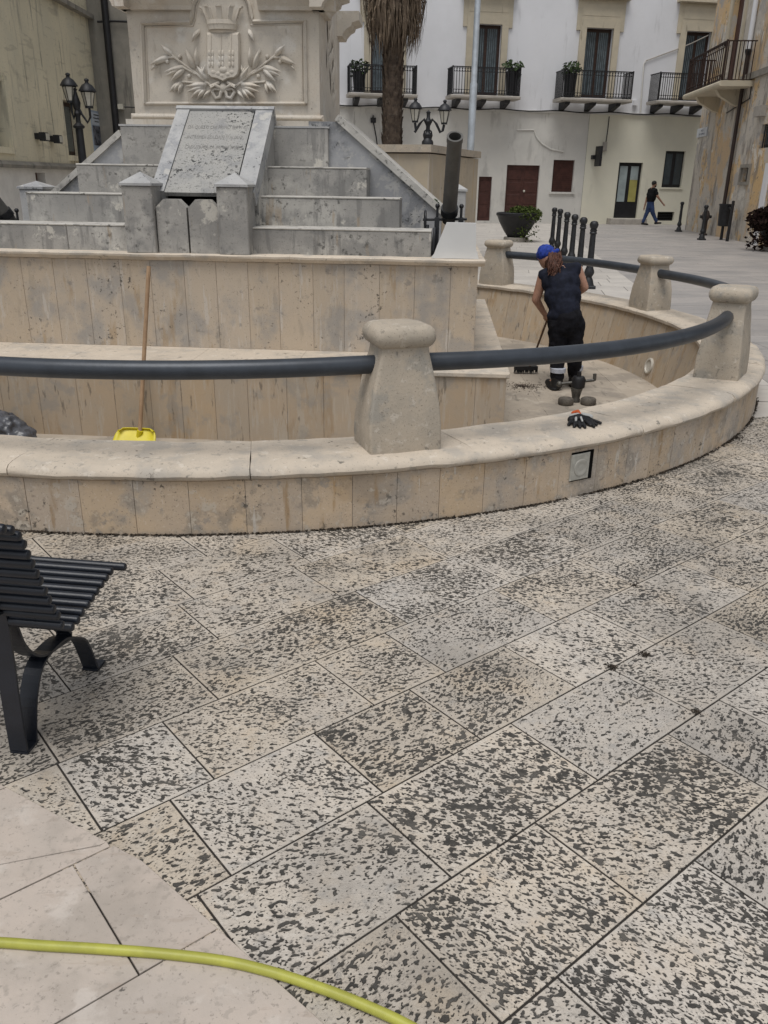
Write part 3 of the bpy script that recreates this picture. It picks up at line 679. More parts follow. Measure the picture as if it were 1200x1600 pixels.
# body under the tablet (fills down to the platform)
MB().prism([MF.w(ta0+.004, bt0+.17, za), MF.w(ta0+.004, bt1, zb_-.13), MF.w(ta0+.004, bt1, ZC), MF.w(ta0+.004, bt0+.17, ZC)], MF.ex*(tw-.008)).build('tablet_body', mat_step, mo)
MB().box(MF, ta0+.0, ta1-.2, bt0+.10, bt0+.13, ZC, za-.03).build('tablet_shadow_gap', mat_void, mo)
# incised lettering, three worn lines
mat_letter = flat('worn_lettering', (.20, .196, .188), .9, spec=.1, nv=.3, ns=40)
def text_obj(body, size, M4, mat, name, parent, ext=.002, align='CENTER'):
    cu = bpy.data.curves.new('txt', 'FONT'); cu.body = body; cu.size = size; cu.align_x = align; cu.extrude = ext; cu.resolution_u = 2
    to = bpy.data.objects.new('txt', cu); COL.objects.link(to); dg = bpy.context.evaluated_depsgraph_get()
    me = bpy.data.meshes.new_from_object(to.evaluated_get(dg)); bpy.data.objects.remove(to)
    me.transform(M4); me.transform(Matrix.Translation(-Vector(parent.location)))
    me.materials.clear(); me.materials.append(mat)
    o = bpy.data.objects.new(name, me); COL.objects.link(o); o.parent = parent; return o
for i, tx in enumerate(('DA QUESTI CHI PRIMO SERVI CI', "INTREPIDI SOLDATI ITALIANI", "CADUTI PER LA IMMORTALE")):
    ac = (ta0+.115+ta1-.165)/2
    o4 = TP(ac, tl-.285-.14*i, .0006); M4 = Matrix((MF.ex, tdir, tn)).transposed().to_4x4(); M4.translation = o4
    M4 = M4 @ Matrix.Diagonal((.56, 1.0, 1, 1))
    text_obj(tx, .066, M4, mat_letter, 'lettering', mo, .0008)
# pedestal
BP = 1.27
zp0 = ztop[3]; pa0, zpb = MF.px(212, 183, BP); pa1 = MF.px(500, 184, BP)[0]
zb1 = MF.px(350, 170, BP)[1]
dep = 1.5
ztp = MF.px(350, 17, BP)[1]
# plinth mould of the pedestal
MB().box(MF, pa0-.07, pa1+.07, BP-.07, BP+dep+.07, zp0-.005, zpb-.02).build('pedestal_foot', mat_ped, mo)
MB().box(MF, pa0-.035, pa1+.035, BP-.035, BP+dep+.035, zpb-.02, zpb+.03, .02).build('pedestal_mould', mat_ped, mo)
MB().box(MF, pa0, pa1, BP, BP+dep, zpb+.03, 4.4).build('pedestal_block', mat_ped, mo)
# raised outer frame, moulding lines around the recessed field with arched head
IO = (220., 0.); IZ = 4.615
def ip(x, y): return MF.px(IO[0]+x/IZ, IO[1]+y/IZ, BP)
def strip(pts, w, h0, h1, name, mat, parent=mo):
    """moulding of width w along a polyline in the pedestal face"""
    pts = [Vector(p) for p in pts]; L = []; Rr = []
    for i, p in enumerate(pts):
        t = (pts[min(i+1, len(pts)-1)]-pts[max(i-1, 0)]).normalized(); n = Vector((-t.y, t.x))
        L.append(p+n*w/2); Rr.append(p-n*w/2)
    rings = [[MF.w(l.x, BP+.02, l.y), MF.w(l.x, BP-h0, l.y), MF.w((l.x+r.x)/2, BP-h1, (l.y+r.y)/2), MF.w(r.x, BP-h0*.4, r.y), MF.w(r.x, BP+.02, r.y)] for l, r in zip(L, Rr)]
    return MB().loft(rings).build(name, mat, parent)
fo = [ip(35, 748), ip(12, 175), ip(358, 165)]+[ip(372, 120), ip(380, 40), ip(410, -30), ip(470, -85), ip(585, -110), ip(700, -85), ip(760, -30), ip(785, 40), ip(800, 120), ip(812, 160), ip(1182, 155), ip(1190, 748)]
strip(fo, .035, .026, .042, 'panel_moulding', mat_ped)
strip([ip(35, 748), ip(1190, 748)], .03, .016, .028, 'panel_moulding', mat_ped)
fo2 = [ip(60, 735), ip(36, 195), ip(378, 186), ip(395, 130), ip(403, 45), ip(430, -10)]
strip(fo2, .012, .008, .012, 'panel_moulding', mat_ped)
strip([ip(1168, 735), ip(1162, 175), ip(792, 182), ip(778, 130), ip(764, 45), ip(738, -10)], .012, .008, .012, 'panel_moulding', mat_ped)
# broken cornice above
zcn = MF.px(350, 17, BP)[1]
al0, _ = MF.px(192, 10, BP-.12); al1, _ = MF.px(296, 10, BP-.12); ar0, _ = MF.px(400, 10, BP-.12); ar1, _ = MF.px(512, 10, BP-.12)
def cornice(a0, a1, z):
    pr = [(.05, z), (-.05, z), (-.06, z+.03), (-.10, z+.07), (-.14, z+.09), (-.15, z+.12), (-.22, z+.14), (-.22, z+.22), (.05, z+.22)]
    return MB().loft([[MF.w(a, BP+b, zz) for b, zz in pr] for a in (a0, a1)])
cornice(al0-.05, al1, zcn).build('cornice', mat_ped, mo); cornice(ar0, ar1+.05, zcn).build('cornice', mat_ped, mo)
def cornice_side(b0, b1, z, sgn, a):
    pr = [(-.05, z), (.05, z), (.06, z+.03), (.10, z+.07), (.14, z+.09), (.15, z+.12), (.22, z+.14), (.22, z+.22), (-.05, z+.22)]
    return MB().loft([[MF.w(a+sgn*q, b, zz) for q, zz in pr] for b in (b0, b1)])
for sgn, a in ((1, pa1), (-1, pa0)):
    cornice_side(BP-.2, BP+.45, zcn, sgn, a).build('cornice', mat_ped, mo); cornice_side(BP+1.3, BP+dep+.2, zcn, sgn, a).build('cornice', mat_ped, mo)
MB().box(MF, pa0+.05, pa1-.05, BP+.05, BP+dep-.05, 4.4, 5.4).build('upper_shaft', mat_ped, mo)
# crest: shield, crown, sprays, ribbon
def face_obj(pts, h, bev, name, base=.0):
    c = sum((Vector(p) for p in pts), Vector((0, 0)))/len(pts)
    r0 = [MF.w(p[0], BP+.01-base, p[1]) for p in pts]; r1 = [MF.w(p[0], BP-h*.6-base, p[1]) for p in pts]
    r2 = [MF.w(c.x+(p[0]-c.x)*bev, BP-h-base, c.y+(p[1]-c.y)*bev) for p in pts]
    return MB().loft([r0, r1, r2]).build(name, mat_ped, mo, True)
sh = [(482, 238), (716, 238), (720, 300), (720, 500), (712, 540), (685, 565), (640, 570), (612, 585), (600, 592), (588, 585), (555, 570), (515, 563), (490, 540), (482, 500)]
face_obj([ip(*p) for p in sh], .055, .93, 'shield')
for x in (518, 590, 663):
    for y0 in (375, 415, 455):
        for dx in (-9, 9):
            p = ip(x+dx, y0); q = ip(x+dx*1.6, y0+30); a, z = (p[0]+q[0])/2, (p[1]+q[1])/2
            MB().ball(MF.w(a, BP-.056, z), .014, 8, 5, (.8, .6, 1.9)).build('wheat_grain', mat_ped, mo, True)
    MB().tube([MF.w(*(lambda t: (t[0], BP-.057, t[1]))(ip(x, 250))), MF.w(*(lambda t: (t[0], BP-.057, t[1]))(ip(x, 475)))], .0045, 6).build('wheat_stalk', mat_ped, mo)
for x, y, r in ((535, 525, .030), (605, 508, .042), (668, 525, .030), (570, 535, .03), (640, 540, .03), (600, 550, .03)):
    a, z = ip(x, y); MB().ball(MF.w(a, BP-.045, z), r, 10, 6, (1.0, .5, .8)).build('shield_hill', mat_ped, mo, True)
# mural crown
ca, cz = ip(590, 190); cr = (ip(690, 190)[0]-ip(490, 190)[0])/2
kz = (ip(590, 0)[1]-ip(590, 100)[1])/100
MB().loft([[MF.w(ca+cr*(1+g)*math.cos(R(180*i/16)), BP-.012-cr*(.62+g)*math.sin(R(180*i/16)), z) for i in range(17)] for g, z in ((-.08, cz-32*kz), (0, cz-30*kz), (.06, cz+5*kz), (.10, cz+8*kz), (.10, cz+38*kz), (.02, cz+40*kz))], closed=False, caps=False).build('crown_band', mat_ped, mo, True)
MB().add([MF.w(ca+cr*.99*math.cos(R(180*i/16)), BP-.012-cr*.6*math.sin(R(180*i/16)), cz-30*kz) for i in range(17)], [tuple(range(17))]).build('crown_underside', mat_ped, mo)
for deg in (12, 52, 90, 128, 168):
    c0 = math.cos(R(deg)); s0 = math.sin(R(deg)); hw = cr*.145
    t = Vector((-s0, 0)); rings = []
    for g, z in ((.08, cz+36*kz), (.42, cz+125*kz), (.56, cz+128*kz), (.58, cz+140*kz)):
        rg = []
        for sx, sy in ((-1, 0), (1, 0), (1, .16), (-1, .16)):
            w_ = hw*(1+g*.5)*(1.12 if g > .4 else 1)
            aa = ca+cr*(1+g-sy)*c0-s0*sx*w_; bb = BP-.012-cr*(.62+g*.6-sy)*s0-c0*sx*w_*.6
            rg.append(MF.w(aa, bb, z))
        rings.append(rg)
    MB().loft(rings).build('crown_tower', mat_ped, mo)
# leaves: one shared mesh
lv = []; lf = []
nl, nw = 7, 5
for i in range(nl):
    u = i/(nl-1); wd = .26*math.sin(math.pi*min(1, u*1.0)**.75)*(1-.15*u)+.012
    for j in range(nw):
        v = j/(nw-1)*2-1
        h = .16*math.sin(math.pi*u)*(1-abs(v)*.9)+.10*u-.05*(abs(v) < .1)*(0 < u < 1)
        lv.append((u, v*wd, h))
for i in range(nl-1):
    for j in range(nw-1): k = i*nw+j; lf.append((k, k+nw, k+nw+1, k+1))
leafme = bpy.data.meshes.new('leaf'); leafme.from_pydata(lv, [], lf); leafme.materials.append(mat_ped)
for p in leafme.polygons: p.use_smooth = True
sprays = [(240, 410, 150, 325), (215, 405, 75, 470), (120, 462, 82, 515), (390, 510, 330, 350), (405, 490, 408, 345), (330, 480, 178, 525), (322, 488, 225, 590), (312, 490, 188, 552), (318, 486, 250, 580), (470, 580, 440, 478), (488, 592, 412, 480), (300, 580, 238, 672), (300, 590, 278, 692), (292, 585, 212, 672),
          (490, 608, 328, 628), (480, 616, 338, 668), (470, 624, 368, 708), (470, 634, 410, 724), (505, 650, 452, 715), (422, 208, 374, 312), (426, 214, 392, 290), (352, 420, 322, 360), (372, 480, 352, 400), (452, 560, 470, 470)]
def put_leaf(x0, y0, x1, y1, wk=1.0):
    p, q = Vector(ip(x0, y0)), Vector(ip(x1, y1)); d = q-p; L = d.length; e1 = MF.ex*(d.x/L)+Vector((0, 0, d.y/L)); e3 = -MF.ey; e2 = e3.cross(e1)
    o = bpy.data.objects.new('leaf', leafme); COL.objects.link(o)
    lw = min(L, .16)*wk*.62
    m4 = Matrix((e1*L, e2*lw, e3*.48*min(1, .6+L))).transposed().to_4x4(); m4.translation = MF.w(p.x, BP-.004, p.y)
    o.parent = mo; o.matrix_basis = Matrix.Translation(-Vector(mo.location)) @ m4; 
for x0, y0, x1, y1 in sprays:
    put_leaf(x0, y0, x1, y1); put_leaf(1200-x0, y0, 1200-x1, y1)
for s in (0, 1):
    mx = (lambda x: x) if s == 0 else (lambda x: 1200-x)
    for pts in ([(540, 640), (470, 590), (390, 520), (320, 470), (240, 410), (200, 365)], [(400, 535), (310, 487), (240, 510)], [(250, 415), (190, 415), (110, 465)], [(480, 600), (400, 600), (300, 590)]):
        MB().tube([MF.w(ip(mx(x), y)[0], BP-.012, ip(mx(x), y)[1]) for x, y in pts], .010, 8).build('stem', mat_ped, mo, True)
    for x, y in ((285, 410), (193, 445), (350, 550)):
        a, z = ip(mx(x), y); MB().ball(MF.w(a, BP-.012, z), .018).build('berry', mat_ped, mo, True)
    lp = [(600, 640), (570, 645), (535, 640), (520, 665), (545, 710), (575, 700), (580, 670), (600, 640)]
    MB().tube([MF.w(ip(mx(x), y)[0], BP-.02, ip(mx(x), y)[1]) for x, y in lp], .016, 8).build('ribbon_loop', mat_ped, mo, True)
    MB().tube([MF.w(ip(mx(x), y)[0], BP-.02-.03*math.sin(i), ip(mx(x), y)[1]) for i, (x, y) in enumerate([(590, 640), (540, 615), (508, 630), (570, 596)])], .014, 8).build('ribbon_tail', mat_ped, mo, True)
a, z = ip(600, 635); MB().ball(MF.w(a, BP-.02, z), .035, 10, 6, (1, .7, 1.1)).build('ribbon_knot', mat_ped, mo, True)
# carved spray on the right flank of the pedestal
for i in range(16):
    bb = BP+.5+.55*rnd.random(); zz = zpb+.15+rnd.random()*.6
    o = bpy.data.objects.new('leaf', leafme); COL.objects.link(o); th = R(60+rnd.uniform(-40, 70)); L = rnd.uniform(.18, .32)
    e1 = MF.ey*math.cos(th)+Vector((0, 0, 1))*math.sin(th); e3 = MF.ex; e2 = e3.cross(e1)
    m4 = Matrix((e1*L, e2*L*.8, e3*.16)).transposed().to_4x4(); m4.translation = MF.w(pa1-.004, bb, zz); o.parent = mo; o.matrix_basis = Matrix.Translation(-Vector(mo.location)) @ m4
# small side posts on the platform
for x0, x1, yt, bP, lab in ((34, 70, 288, 1.1, ''), (700, 727, 292, 1.3, '')):
    a0 = MF.px(x0, 330, bP)[0]; a1 = MF.px(x1, 330, bP)[0]; zs = MF.px(x0, yt+7, bP)[1]; pyr_post(a0, a1, bP, .28, ZC-.006, zs, zs+.07, mat_bluestone)

# white flared block and the two mortars
wb = MB(); bw = .06
pts = [MF.px(674, 404, bw), MF.px(748, 404, bw), MF.px(744, 390, bw), MF.px(744, 349, bw), MF.px(698, 348, bw), MF.px(683, 384, bw)]
zlo = ZC+.002
prof = [(pts[0][0], zlo), (pts[1][0], zlo), (pts[1][0]-.012, zlo+.05), (pts[2][0], pts[2][1]), (pts[3][0], pts[3][1]), (pts[4][0], pts[4][1]), (pts[5][0], pts[5][1]), (pts[0][0]+.02, zlo+.03)]
fr_ = [MF.w(a, bw-.03*max(0, (1.05-z)/.1) if z < 1.05 else bw, z) for a, z in prof]
bk = [MF.w(a, bw+.10, z) for a, z in prof]
wb.loft([fr_, bk]).build('flared_block', mat_white); o = bpy.data.objects['flared_block']; tag(o, 'smooth white flared block at the right corner of the monument platform', 'block')
def mortar(base, muzzle, lab, sc=.80):
    base = Vector(base); muzzle = Vector(muzzle); ax = (muzzle-base).normalized(); L = (muzzle-base).length
    foot = Vector((base.x, base.y, ZC-.004))
    r = empty('trench_mortar', foot, lab, 'cannon', 'trench mortars on the monument corners')
    rr = .074*sc
    MB().lathe(base, [(.02, -.10), (rr*.9, -.09), (rr*1.05, 0), (rr*1.02, L*.1), (rr, L*.5), (rr*.98, L*.93), (rr*1.06, L*.94), (rr*1.06, L), (rr*.80, L), (rr*.78, L*.7), (.001, L*.69)], 28, ax=ax).build('barrel', mat_barrel, r, True)
    sx = MF.ex
    MB().lathe(base+ax*.02, [(rr*1.02, -.03), (rr*1.22, -.03), (rr*1.22, .03), (rr*1.02, .03)], 24, ax=ax).build('collar', mat_cast, r, True)
    for sg in (-1, 1):
        p = base+sx*sg*.10
        MB().box(Frame(Vector((p.x, p.y, 0)), MROT), -.02, .02, -.10, .10, ZC, base.z-.04).build('cheek', mat_cast, r)
        MB().ball(p+Vector((0, 0, .05)), .020).build('knob', mat_cast, r, True)
        MB().tube([p+Vector((0, 0, .05)), p+Vector((0, 0, -.04))], .011, 8).build('stud', mat_cast, r)
    MB().tube([base-sx*.22-Vector((0, 0, .06)), base+sx*.15-Vector((0, 0, .05))], .011, 10).build('axle', mat_cast, r, True)
    wc = base-sx*.20-Vector((0, 0, .06)); MB().tube([wc+Vector((0, math.cos(t)*.07, math.sin(t)*.07)) for t in [R(30*i) for i in range(13)]], .010, 8).build('handwheel', mat_cast, r, True)
    MB().box(Frame(Vector((foot.x, foot.y, 0)), MROT), -.20, .20, -.22, .22, ZC-.004, ZC+.035).build('base_plate', mat_cast, r)
    MB().tube([base-sx*.12-Vector((0, .10, .12)), Vector((foot.x-.14, foot.y-.20, ZC+.03))], .014, 8).build('strut', mat_cast, r)
    MB().tube([base-sx*.18-Vector((0, .05, .10)), Vector((foot.x-.20, foot.y-.10, ZC+.03))], .014, 8).build('strut', mat_cast, r)
c0 = MF.px(702, 332, .55); m0 = MF.px(711, 213, .09)
mortar(MF.w(c0[0], .55, c0[1]), MF.w(m0[0], .09, m0[1]), 'dark iron mortar with a raised open barrel above the white flared block')
c0 = MF.px(10, 338, .66); m0 = MF.px(-60, 250, .40)
mortar(MF.w(c0[0], .66, c0[1]), MF.w(m0[0], .40, m0[1]), 'dark iron mortar cut by the left edge of the picture')
#@@PART2
# ------------------------------------------------------------------ white building across the square
_a, _b = gy(530, 170, 36.8), gy(1085, 170, 39.2)
WF = Frame((_a.x, _a.y, 0), math.atan2(_b.y-_a.y, _b.x-_a.x))
mat_wallw = stone('white_plaster', (.72, .725, .75), (.66, .665, .685), .35, [dict(s=(3, 3, .5), t=.58, w=.12, c=(.50, .50, .51), a=.5), dict(s=1.2, t=.6, w=.12, c=(.68, .68, .69), a=.5)], var=None, bump=.15, bscale=15)
mat_wallg = stone('greyed_plaster', (.61, .595, .555), (.54, .53, .50), .5, [dict(s=(2, 2, .6), t=.54, w=.14, c=(.37, .36, .34), a=.6), dict(s=.8, t=.55, w=.1, c=(.61, .60, .565), a=.6), dict(s=(8, 8, 1), t=.64, w=.06, c=(.25, .235, .21), a=.5)], var=None, bump=.2, bscale=12)
mat_wallc = stone('cream_plaster', (.68, .655, .54), (.63, .61, .51), .5, [dict(s=(2, 2, .5), t=.6, w=.14, c=(.46, .44, .37), a=.5)], var=None, bump=.15, bscale=12)
mat_trim = stone('yellow_stone_trim', (.53, .47, .36), (.47, .42, .325), 2, [dict(s=(6, 6, 1), t=.6, w=.1, c=(.22, .19, .14), a=.6)], var=(.93, 1.05), bump=.2)
mat_glass = flat('window_glass', (.05, .065, .075), .12, 0, .6, .2, 1.0)
mat_curt = flat('curtain_blue', (.10, .125, .14), .8, nv=.25, ns=5)
mat_wood = flat('dark_wood', (.035, .017, .012), .55, nv=.25, ns=8)
mat_brown = flat('brown_paint', (.060, .022, .017), .55, nv=.18, ns=5, bump=.2, bs=20)
mat_black = flat('black_metal', (.012, .012, .014), .5, nv=.2)
mat_bal = stone('balcony_slab_stone', (.38, .35, .31), (.30, .28, .25), 3, var=None)
def wpoly(fr, x0, x1, y0, y1, b=0.0):
    """photo rectangle -> a0,a1,z0,z1 in a wall plane (mid heights)"""
    ym = (y0+y1)/2; xm = (x0+x1)/2
    return fr.px(x0, ym, b)[0], fr.px(x1, ym, b)[0], fr.px(xm, y1, b)[1], fr.px(xm, y0, b)[1]
wbld = empty('town_house', WF.w(10, 3, 0), 'long white plastered town house with iron balconies behind the square', 'house')
zled = WF.px(800, 173)[1]
aspl = WF.px(914, 260)[0]
aL, aR = WF.px(380, 170)[0], WF.px(1130, 170)[0]
openings_up = [(579, 624, 31, 146), (737, 781, 38, 149), (911, 953, 44, 153), (1065, 1104, 49, 157)]
openings_lo = [(747, 767.5, 276, 345, 'small'), (790, 841, 258, 343, 'big'), (863.5, 896.5, 250, 300, 'shut'), (963, 1000, 254, 341, 'glass'), (1037, 1068, 236, 293, 'win'), (1027, 1053, 331, 345, 'vent')]
def wall_with_holes(fr, a0, a1, z0, z1, holes, th, name, mat, parent, b0=0.0):
    """grid of quads minus holes plus reveals"""
    m = MB(); xs = sorted(set([a0, a1]+[min(max(h[i], a0), a1) for h in holes for i in (0, 1)])); zs = sorted(set([z0, z1]+[min(max(h[i], z0), z1) for h in holes for i in (2, 3)]))
    for i in range(len(xs)-1):
        for j in range(len(zs)-1):
            cx, cz = (xs[i]+xs[i+1])/2, (zs[j]+zs[j+1])/2
            if any(h[0] < cx < h[1] and h[2] < cz < h[3] for h in holes): continue
            m.add([fr.w(xs[i], b0, zs[j]), fr.w(xs[i+1], b0, zs[j]), fr.w(xs[i+1], b0, zs[j+1]), fr.w(xs[i], b0, zs[j+1])], [(0, 1, 2, 3)])
    for h in holes:
        c = [(h[0], h[2]), (h[1], h[2]), (h[1], h[3]), (h[0], h[3])]
        for k in range(4):
            p, q = c[k], c[(k+1) % 4]; m.add([fr.w(p[0], b0, p[1]), fr.w(q[0], b0, q[1]), fr.w(q[0], b0+th, q[1]), fr.w(p[0], b0+th, p[1])], [(0, 1, 2, 3)])
    return m.build(name, mat, parent)
hu = [wpoly(WF, *o) for o in openings_up]; hl = [wpoly(WF, *o[:4]) for o in openings_lo]
hl = [(a, b, max(c, .02), d) for a, b, c, d in hl]
wall_with_holes(WF, aL, aR+3, zled, 11.5, hu, .3, 'upper_wall', mat_wallw, wbld)
wall_with_holes(WF, aL, aspl, -.1, zled, [h for h in hl if h[1] < aspl], .3, 'lower_wall', mat_wallg, wbld, .02)
wall_with_holes(WF, aspl, aR+3, -.1, zled, [h for h in hl if h[0] > aspl], .3, 'lower_wall', mat_wallc, wbld)
MB().box(WF, aL, aR+3, .35, 8, -.1, 11.5).build('house_body', mat_void, wbld)
MB().box(WF, aL, aR+3, -.06, .0, zled-.05, zled+.035).build('string_course', mat_wallg, wbld)
MB().tube([WF.w(aL+(aR-aL)*i/40, -.09, zled+.02+.03*math.sin(i*1.3)) for i in range(41)], .022, 6).build('wall_cable', mat_black, wbld)
balc = [(547, 650, 101, 146), (706, 811, 104.5, 149), (877.5, 985.5, 110, 154), (1027, 1112, 114, 158)]
def railing(fr, a0, a1, b0, b1, z0, z1, mat, parent, n_front, n_side):
    m = MB(); r = .017
    m.box(fr, a0, a1, b0-.02, b0+.02, z1-.035, z1); m.box(fr, a0, a1, b0-.012, b0+.012, z0+.02, z0+.045)
    for a in (a0, a1): m.box(fr, a-.02, a+.02, b0+.021, b1, z1-.035, z1-.001); m.box(fr, a-.012, a+.012, b0+.021, b1, z0+.021, z0+.044)
    for a in (a0, a1): m.box(fr, a-.022, a+.022, b0-.023, b0+.0199, z0, z1+.02)
    o = m.build('railing', mat, parent)
    bars = MB(); H = z1-z0
    def bar(p): bars.tube([p+Vector((0, 0, z0+.03)), p+Vector((0, 0, z1-.02))], r, 4, False)
    P = [fr.w(a0+(a1-a0)*(i+.5)/n_front, b0, 0) for i in range(n_front)]+[fr.w(a, b0+(b1-b0)*(i+.5)/n_side, 0) for a in (a0, a1) for i in range(n_side)]
    for p in P: bar(p)
    st = (a1-a0)/n_front
    for i in range(n_front):                  # lattice bands top and bottom
        for zc in (z0+.13, z1-.12):
            c = fr.w(a0+st*(i+1 if i < n_front-1 else i+.5), b0, zc)
            bars.tube([c+fr.ex*(st*.5*math.cos(t))+Vector((0, 0, .07*math.sin(t))) for t in [R(60*k) for k in range(7)]], .013, 4, False)
    b = bars.build('balusters', mat, parent); b['kind'] = 'stuff'
def leaf_ball(center, rad, n, size, mat, name, parent, sc=(1, 1, 1), droop=0.0, seed=1):
    rn = random.Random(seed); m = MB(); c = Vector(center)
    for _ in range(n):
        d = Vector((rn.gauss(0, 1), rn.gauss(0, 1), rn.gauss(0, 1))).normalized()*rad*rn.random()**.4
        p = c+Vector((d.x*sc[0], d.y*sc[1], d.z*sc[2]))
        if droop and rn.random() < .25: p.z -= rn.random()*droop
        u = Vector((rn.gauss(0, 1), rn.gauss(0, 1), rn.gauss(0, .7))).normalized(); v = u.orthogonal().normalized(); v = (v*math.cos(rn.random()*6)+u.cross(v)*math.sin(rn.random()*6)); s = size*rn.uniform(.6, 1.3)
        m.add([p-u*s, p+v*s*.45, p+u*s, p-v*s*.45], [(0, 1, 2, 3)])
    return m.build(name, mat, parent)
mat_leaf = stone('leaf_green', (.045, .075, .025), (.025, .045, .016), 30, [dict(s=20, t=.58, w=.1, c=(.09, .11, .03), a=.6)], var=None, bump=0, rough=.6)
mat_leafb = stone('leaf_bright', (.075, .10, .025), (.04, .06, .016), 25, [dict(s=14, t=.58, w=.1, c=(.13, .13, .04), a=.5)], var=None, bump=0, rough=.85, spec=.15)
mat_leafr = stone('leaf_purple', (.030, .016, .014), (.016, .010, .009), 25, [dict(s=14, t=.56, w=.1, c=(.035, .030, .014), a=.6)], var=None, bump=0, rough=.9, spec=.1)
for i, ((x0, x1, y0, y1), h) in enumerate(zip(openings_up, hu)):
    a0, a1, z0, z1 = h; w = a1-a0
    # stone surround
    t = MB(); jw = .26
    t.box(WF, a0-jw, a0, -.10, .02, z0, z1); t.box(WF, a1, a1+jw, -.10, .02, z0, z1); t.box(WF, a0-jw, a1+jw, -.10, .02, z1+.001, z1+.30)
    t.box(WF, a0-jw-.16, a0-jw-.001, -.07, .02, z1-.1, z1+1.0); t.box(WF, a1+jw+.001, a1+jw+.16, -.07, .02, z1-.1, z1+1.0)
    t.box(WF, a0-jw, a1+jw, -.08, .02, z1+.302, z1+.98); t.box(WF, a0-jw+.05, a1+jw-.05, -.09, -.081, z1+.42, z1+.86)
    t.box(WF, a0-jw-.30, a1+jw+.30, -.30, .02, z1+1.001, z1+1.09); t.box(WF, a0-jw-.22, a1+jw+.22, -.20, .02, z1+.93+.052, z1+1.0)
    wn = t.build('window_surround', mat_trim, wbld)
    d = MB(); d.box(WF, a0, a1, .16, .22, z0, z1); dd = d.build('window', mat_wood, wbld)
    for s in (0, 1):
        g0 = a0+.10+s*(w-.10)/2; g1 = g0+w/2-.17
        MB().box(WF, g0, g1, .152, .159, z0+.12, z1-.12).build('pane', mat_glass, dd)
        for k in range(5): MB().box(WF, g0+(g1-g0)*k/5+.01, g0+(g1-g0)*(k+.6)/5, .146, .151, z0+.14, z1-.14).build('curtain_fold', mat_curt, dd)
    # balcony
    bx0, bx1, by0, by1 = balc[i]; bb = -1.0
    ba0 = WF.px(bx0, by1, bb)[0]; ba1 = WF.px(bx1, by1, bb)[0]; zb1 = WF.px((bx0+bx1)/2, by1, bb)[1]; zr = WF.px((bx0+bx1)/2, by0, bb)[1]
    MB().box(WF, ba0-.06, ba1+.06, bb-.06, -.101, zb1-.12, zb1, .03).build('balcony_slab', mat_bal, wbld)
    for q in (.12, .5, .86):
        ac = ba0+(ba1-ba0)*q; MB().prism([WF.w(ac-.10, -.001, zb1-.12), WF.w(ac-.10, bb*.8, zb1-.121), WF.w(ac-.10, bb*.75, zb1-.22), WF.w(ac-.10, -.001, zb1-.42)], WF.ex*.20).build('bracket', mat_black, wbld)
    railing(WF, ba0, ba1, bb, -.11, zb1, zr, mat_black, wbld, 25, 9)
# potted plants on the balconies
pots = [(561, 112, 143, 1, 'dark pot plant at the left end of the balcony behind the palm'), (801, 112, 149, 2, 'dark tall pot at the right end of the balcony behind the flagpole'), (892, 115, 152, 4, 'leafy pot plant at the left end of the third balcony')]
for x, y0, y1, sd_, lab in pots:
    a, z1 = WF.px(x, y0, -.72); _, z0 = WF.px(x, y1, -.72); zb1 = z0
    r = empty('balcony_plant', WF.w(a, -.72, zb1), lab, 'plant', 'potted plants on the balconies')
    MB().lathe(WF.w(a, -.72, 0), [(.20, z0), (.27, z1), (.25, z1), (.22, z1-.06), (0, z1-.06)], 14).build('pot', mat_black, r)
    leaf_ball(WF.w(a, -.72, z1+.18), .42, 160, .10, mat_leaf, 'foliage', r, (1, 1, .62), .3, sd_)
# ground-floor doors and windows of the white house
def door_leaf(h, mat, nm, panels=0, b=.14):
    a0, a1, z0, z1 = h; o = MB().box(WF, a0, a1, b, b+.06, z0, z1).build(nm, mat, wbld); return o
h = hl[0]; d = door_leaf(h, mat_brown, 'door')
for q in range(3): MB().box(WF, h[0]+.10, h[1]-.10, .125, .139, h[2]+.15+q*(h[3]-h[2]-.2)/3, h[2]+.05+(q+1)*(h[3]-h[2]-.2)/3, .01).build('door_panel', mat_brown, d)
h = hl[1]; d = door_leaf(h, mat_brown, 'door'); w = (h[1]-h[0])/2
for s in (0, 1):
    for q in range(4): MB().box(WF, h[0]+s*w+.10, h[0]+(s+1)*w-.06, .125, .139, h[2]+.12+q*(h[3]-h[2]-.2)/4, h[2]+.02+(q+1)*(h[3]-h[2]-.2)/4, .012).build('door_panel', mat_brown, d)
MB().ball(WF.w(h[0]+w+.12, .10, h[2]+1.15), .05).build('door_handle', mat_lampglass, d)
h = hl[2]; d = door_leaf(h, mat_brown, 'shutter'); n = 14
for q in range(n): MB().box(WF, h[0]+.06, h[1]-.06, .12, .139, h[2]+.06+q*(h[3]-h[2]-.1)/n, h[2]+.03+(q+1)*(h[3]-h[2]-.1)/n).build('shutter_slat', mat_brown, d)
MB().box(WF, h[0]-.1, h[1]+.1, -.05, .15, h[2]-.08, h[2]-.002).build('window_sill', mat_wallg, wbld)
h = hl[3]; d = door_leaf(h, mat_black, 'glass_door'); w = (h[1]-h[0])/2; zk = h[2]+(h[3]-h[2])*.30
mat_pale = flat('pale_reflecting_pane', (.30, .35, .36), .15, 0, .6, .15, 1.5); mat_yel = flat('yellow_interior_pane', (.33, .30, .10), .15, 0, .6, .15, 1.5)
MB().box(WF, h[0]+.12, h[0]+w-.08, .125, .139, zk, h[3]-.14).build('pane', mat_pale, d)
zm = zk+(h[3]-.14-zk)*.62
MB().box(WF, h[0]+w+.08, h[1]-.12, .125, .139, zm+.002, h[3]-.14).build('pane', mat_pale, d); MB().box(WF, h[0]+w+.08, h[1]-.12, .125, .139, zk, zm).build('pane', mat_yel, d)
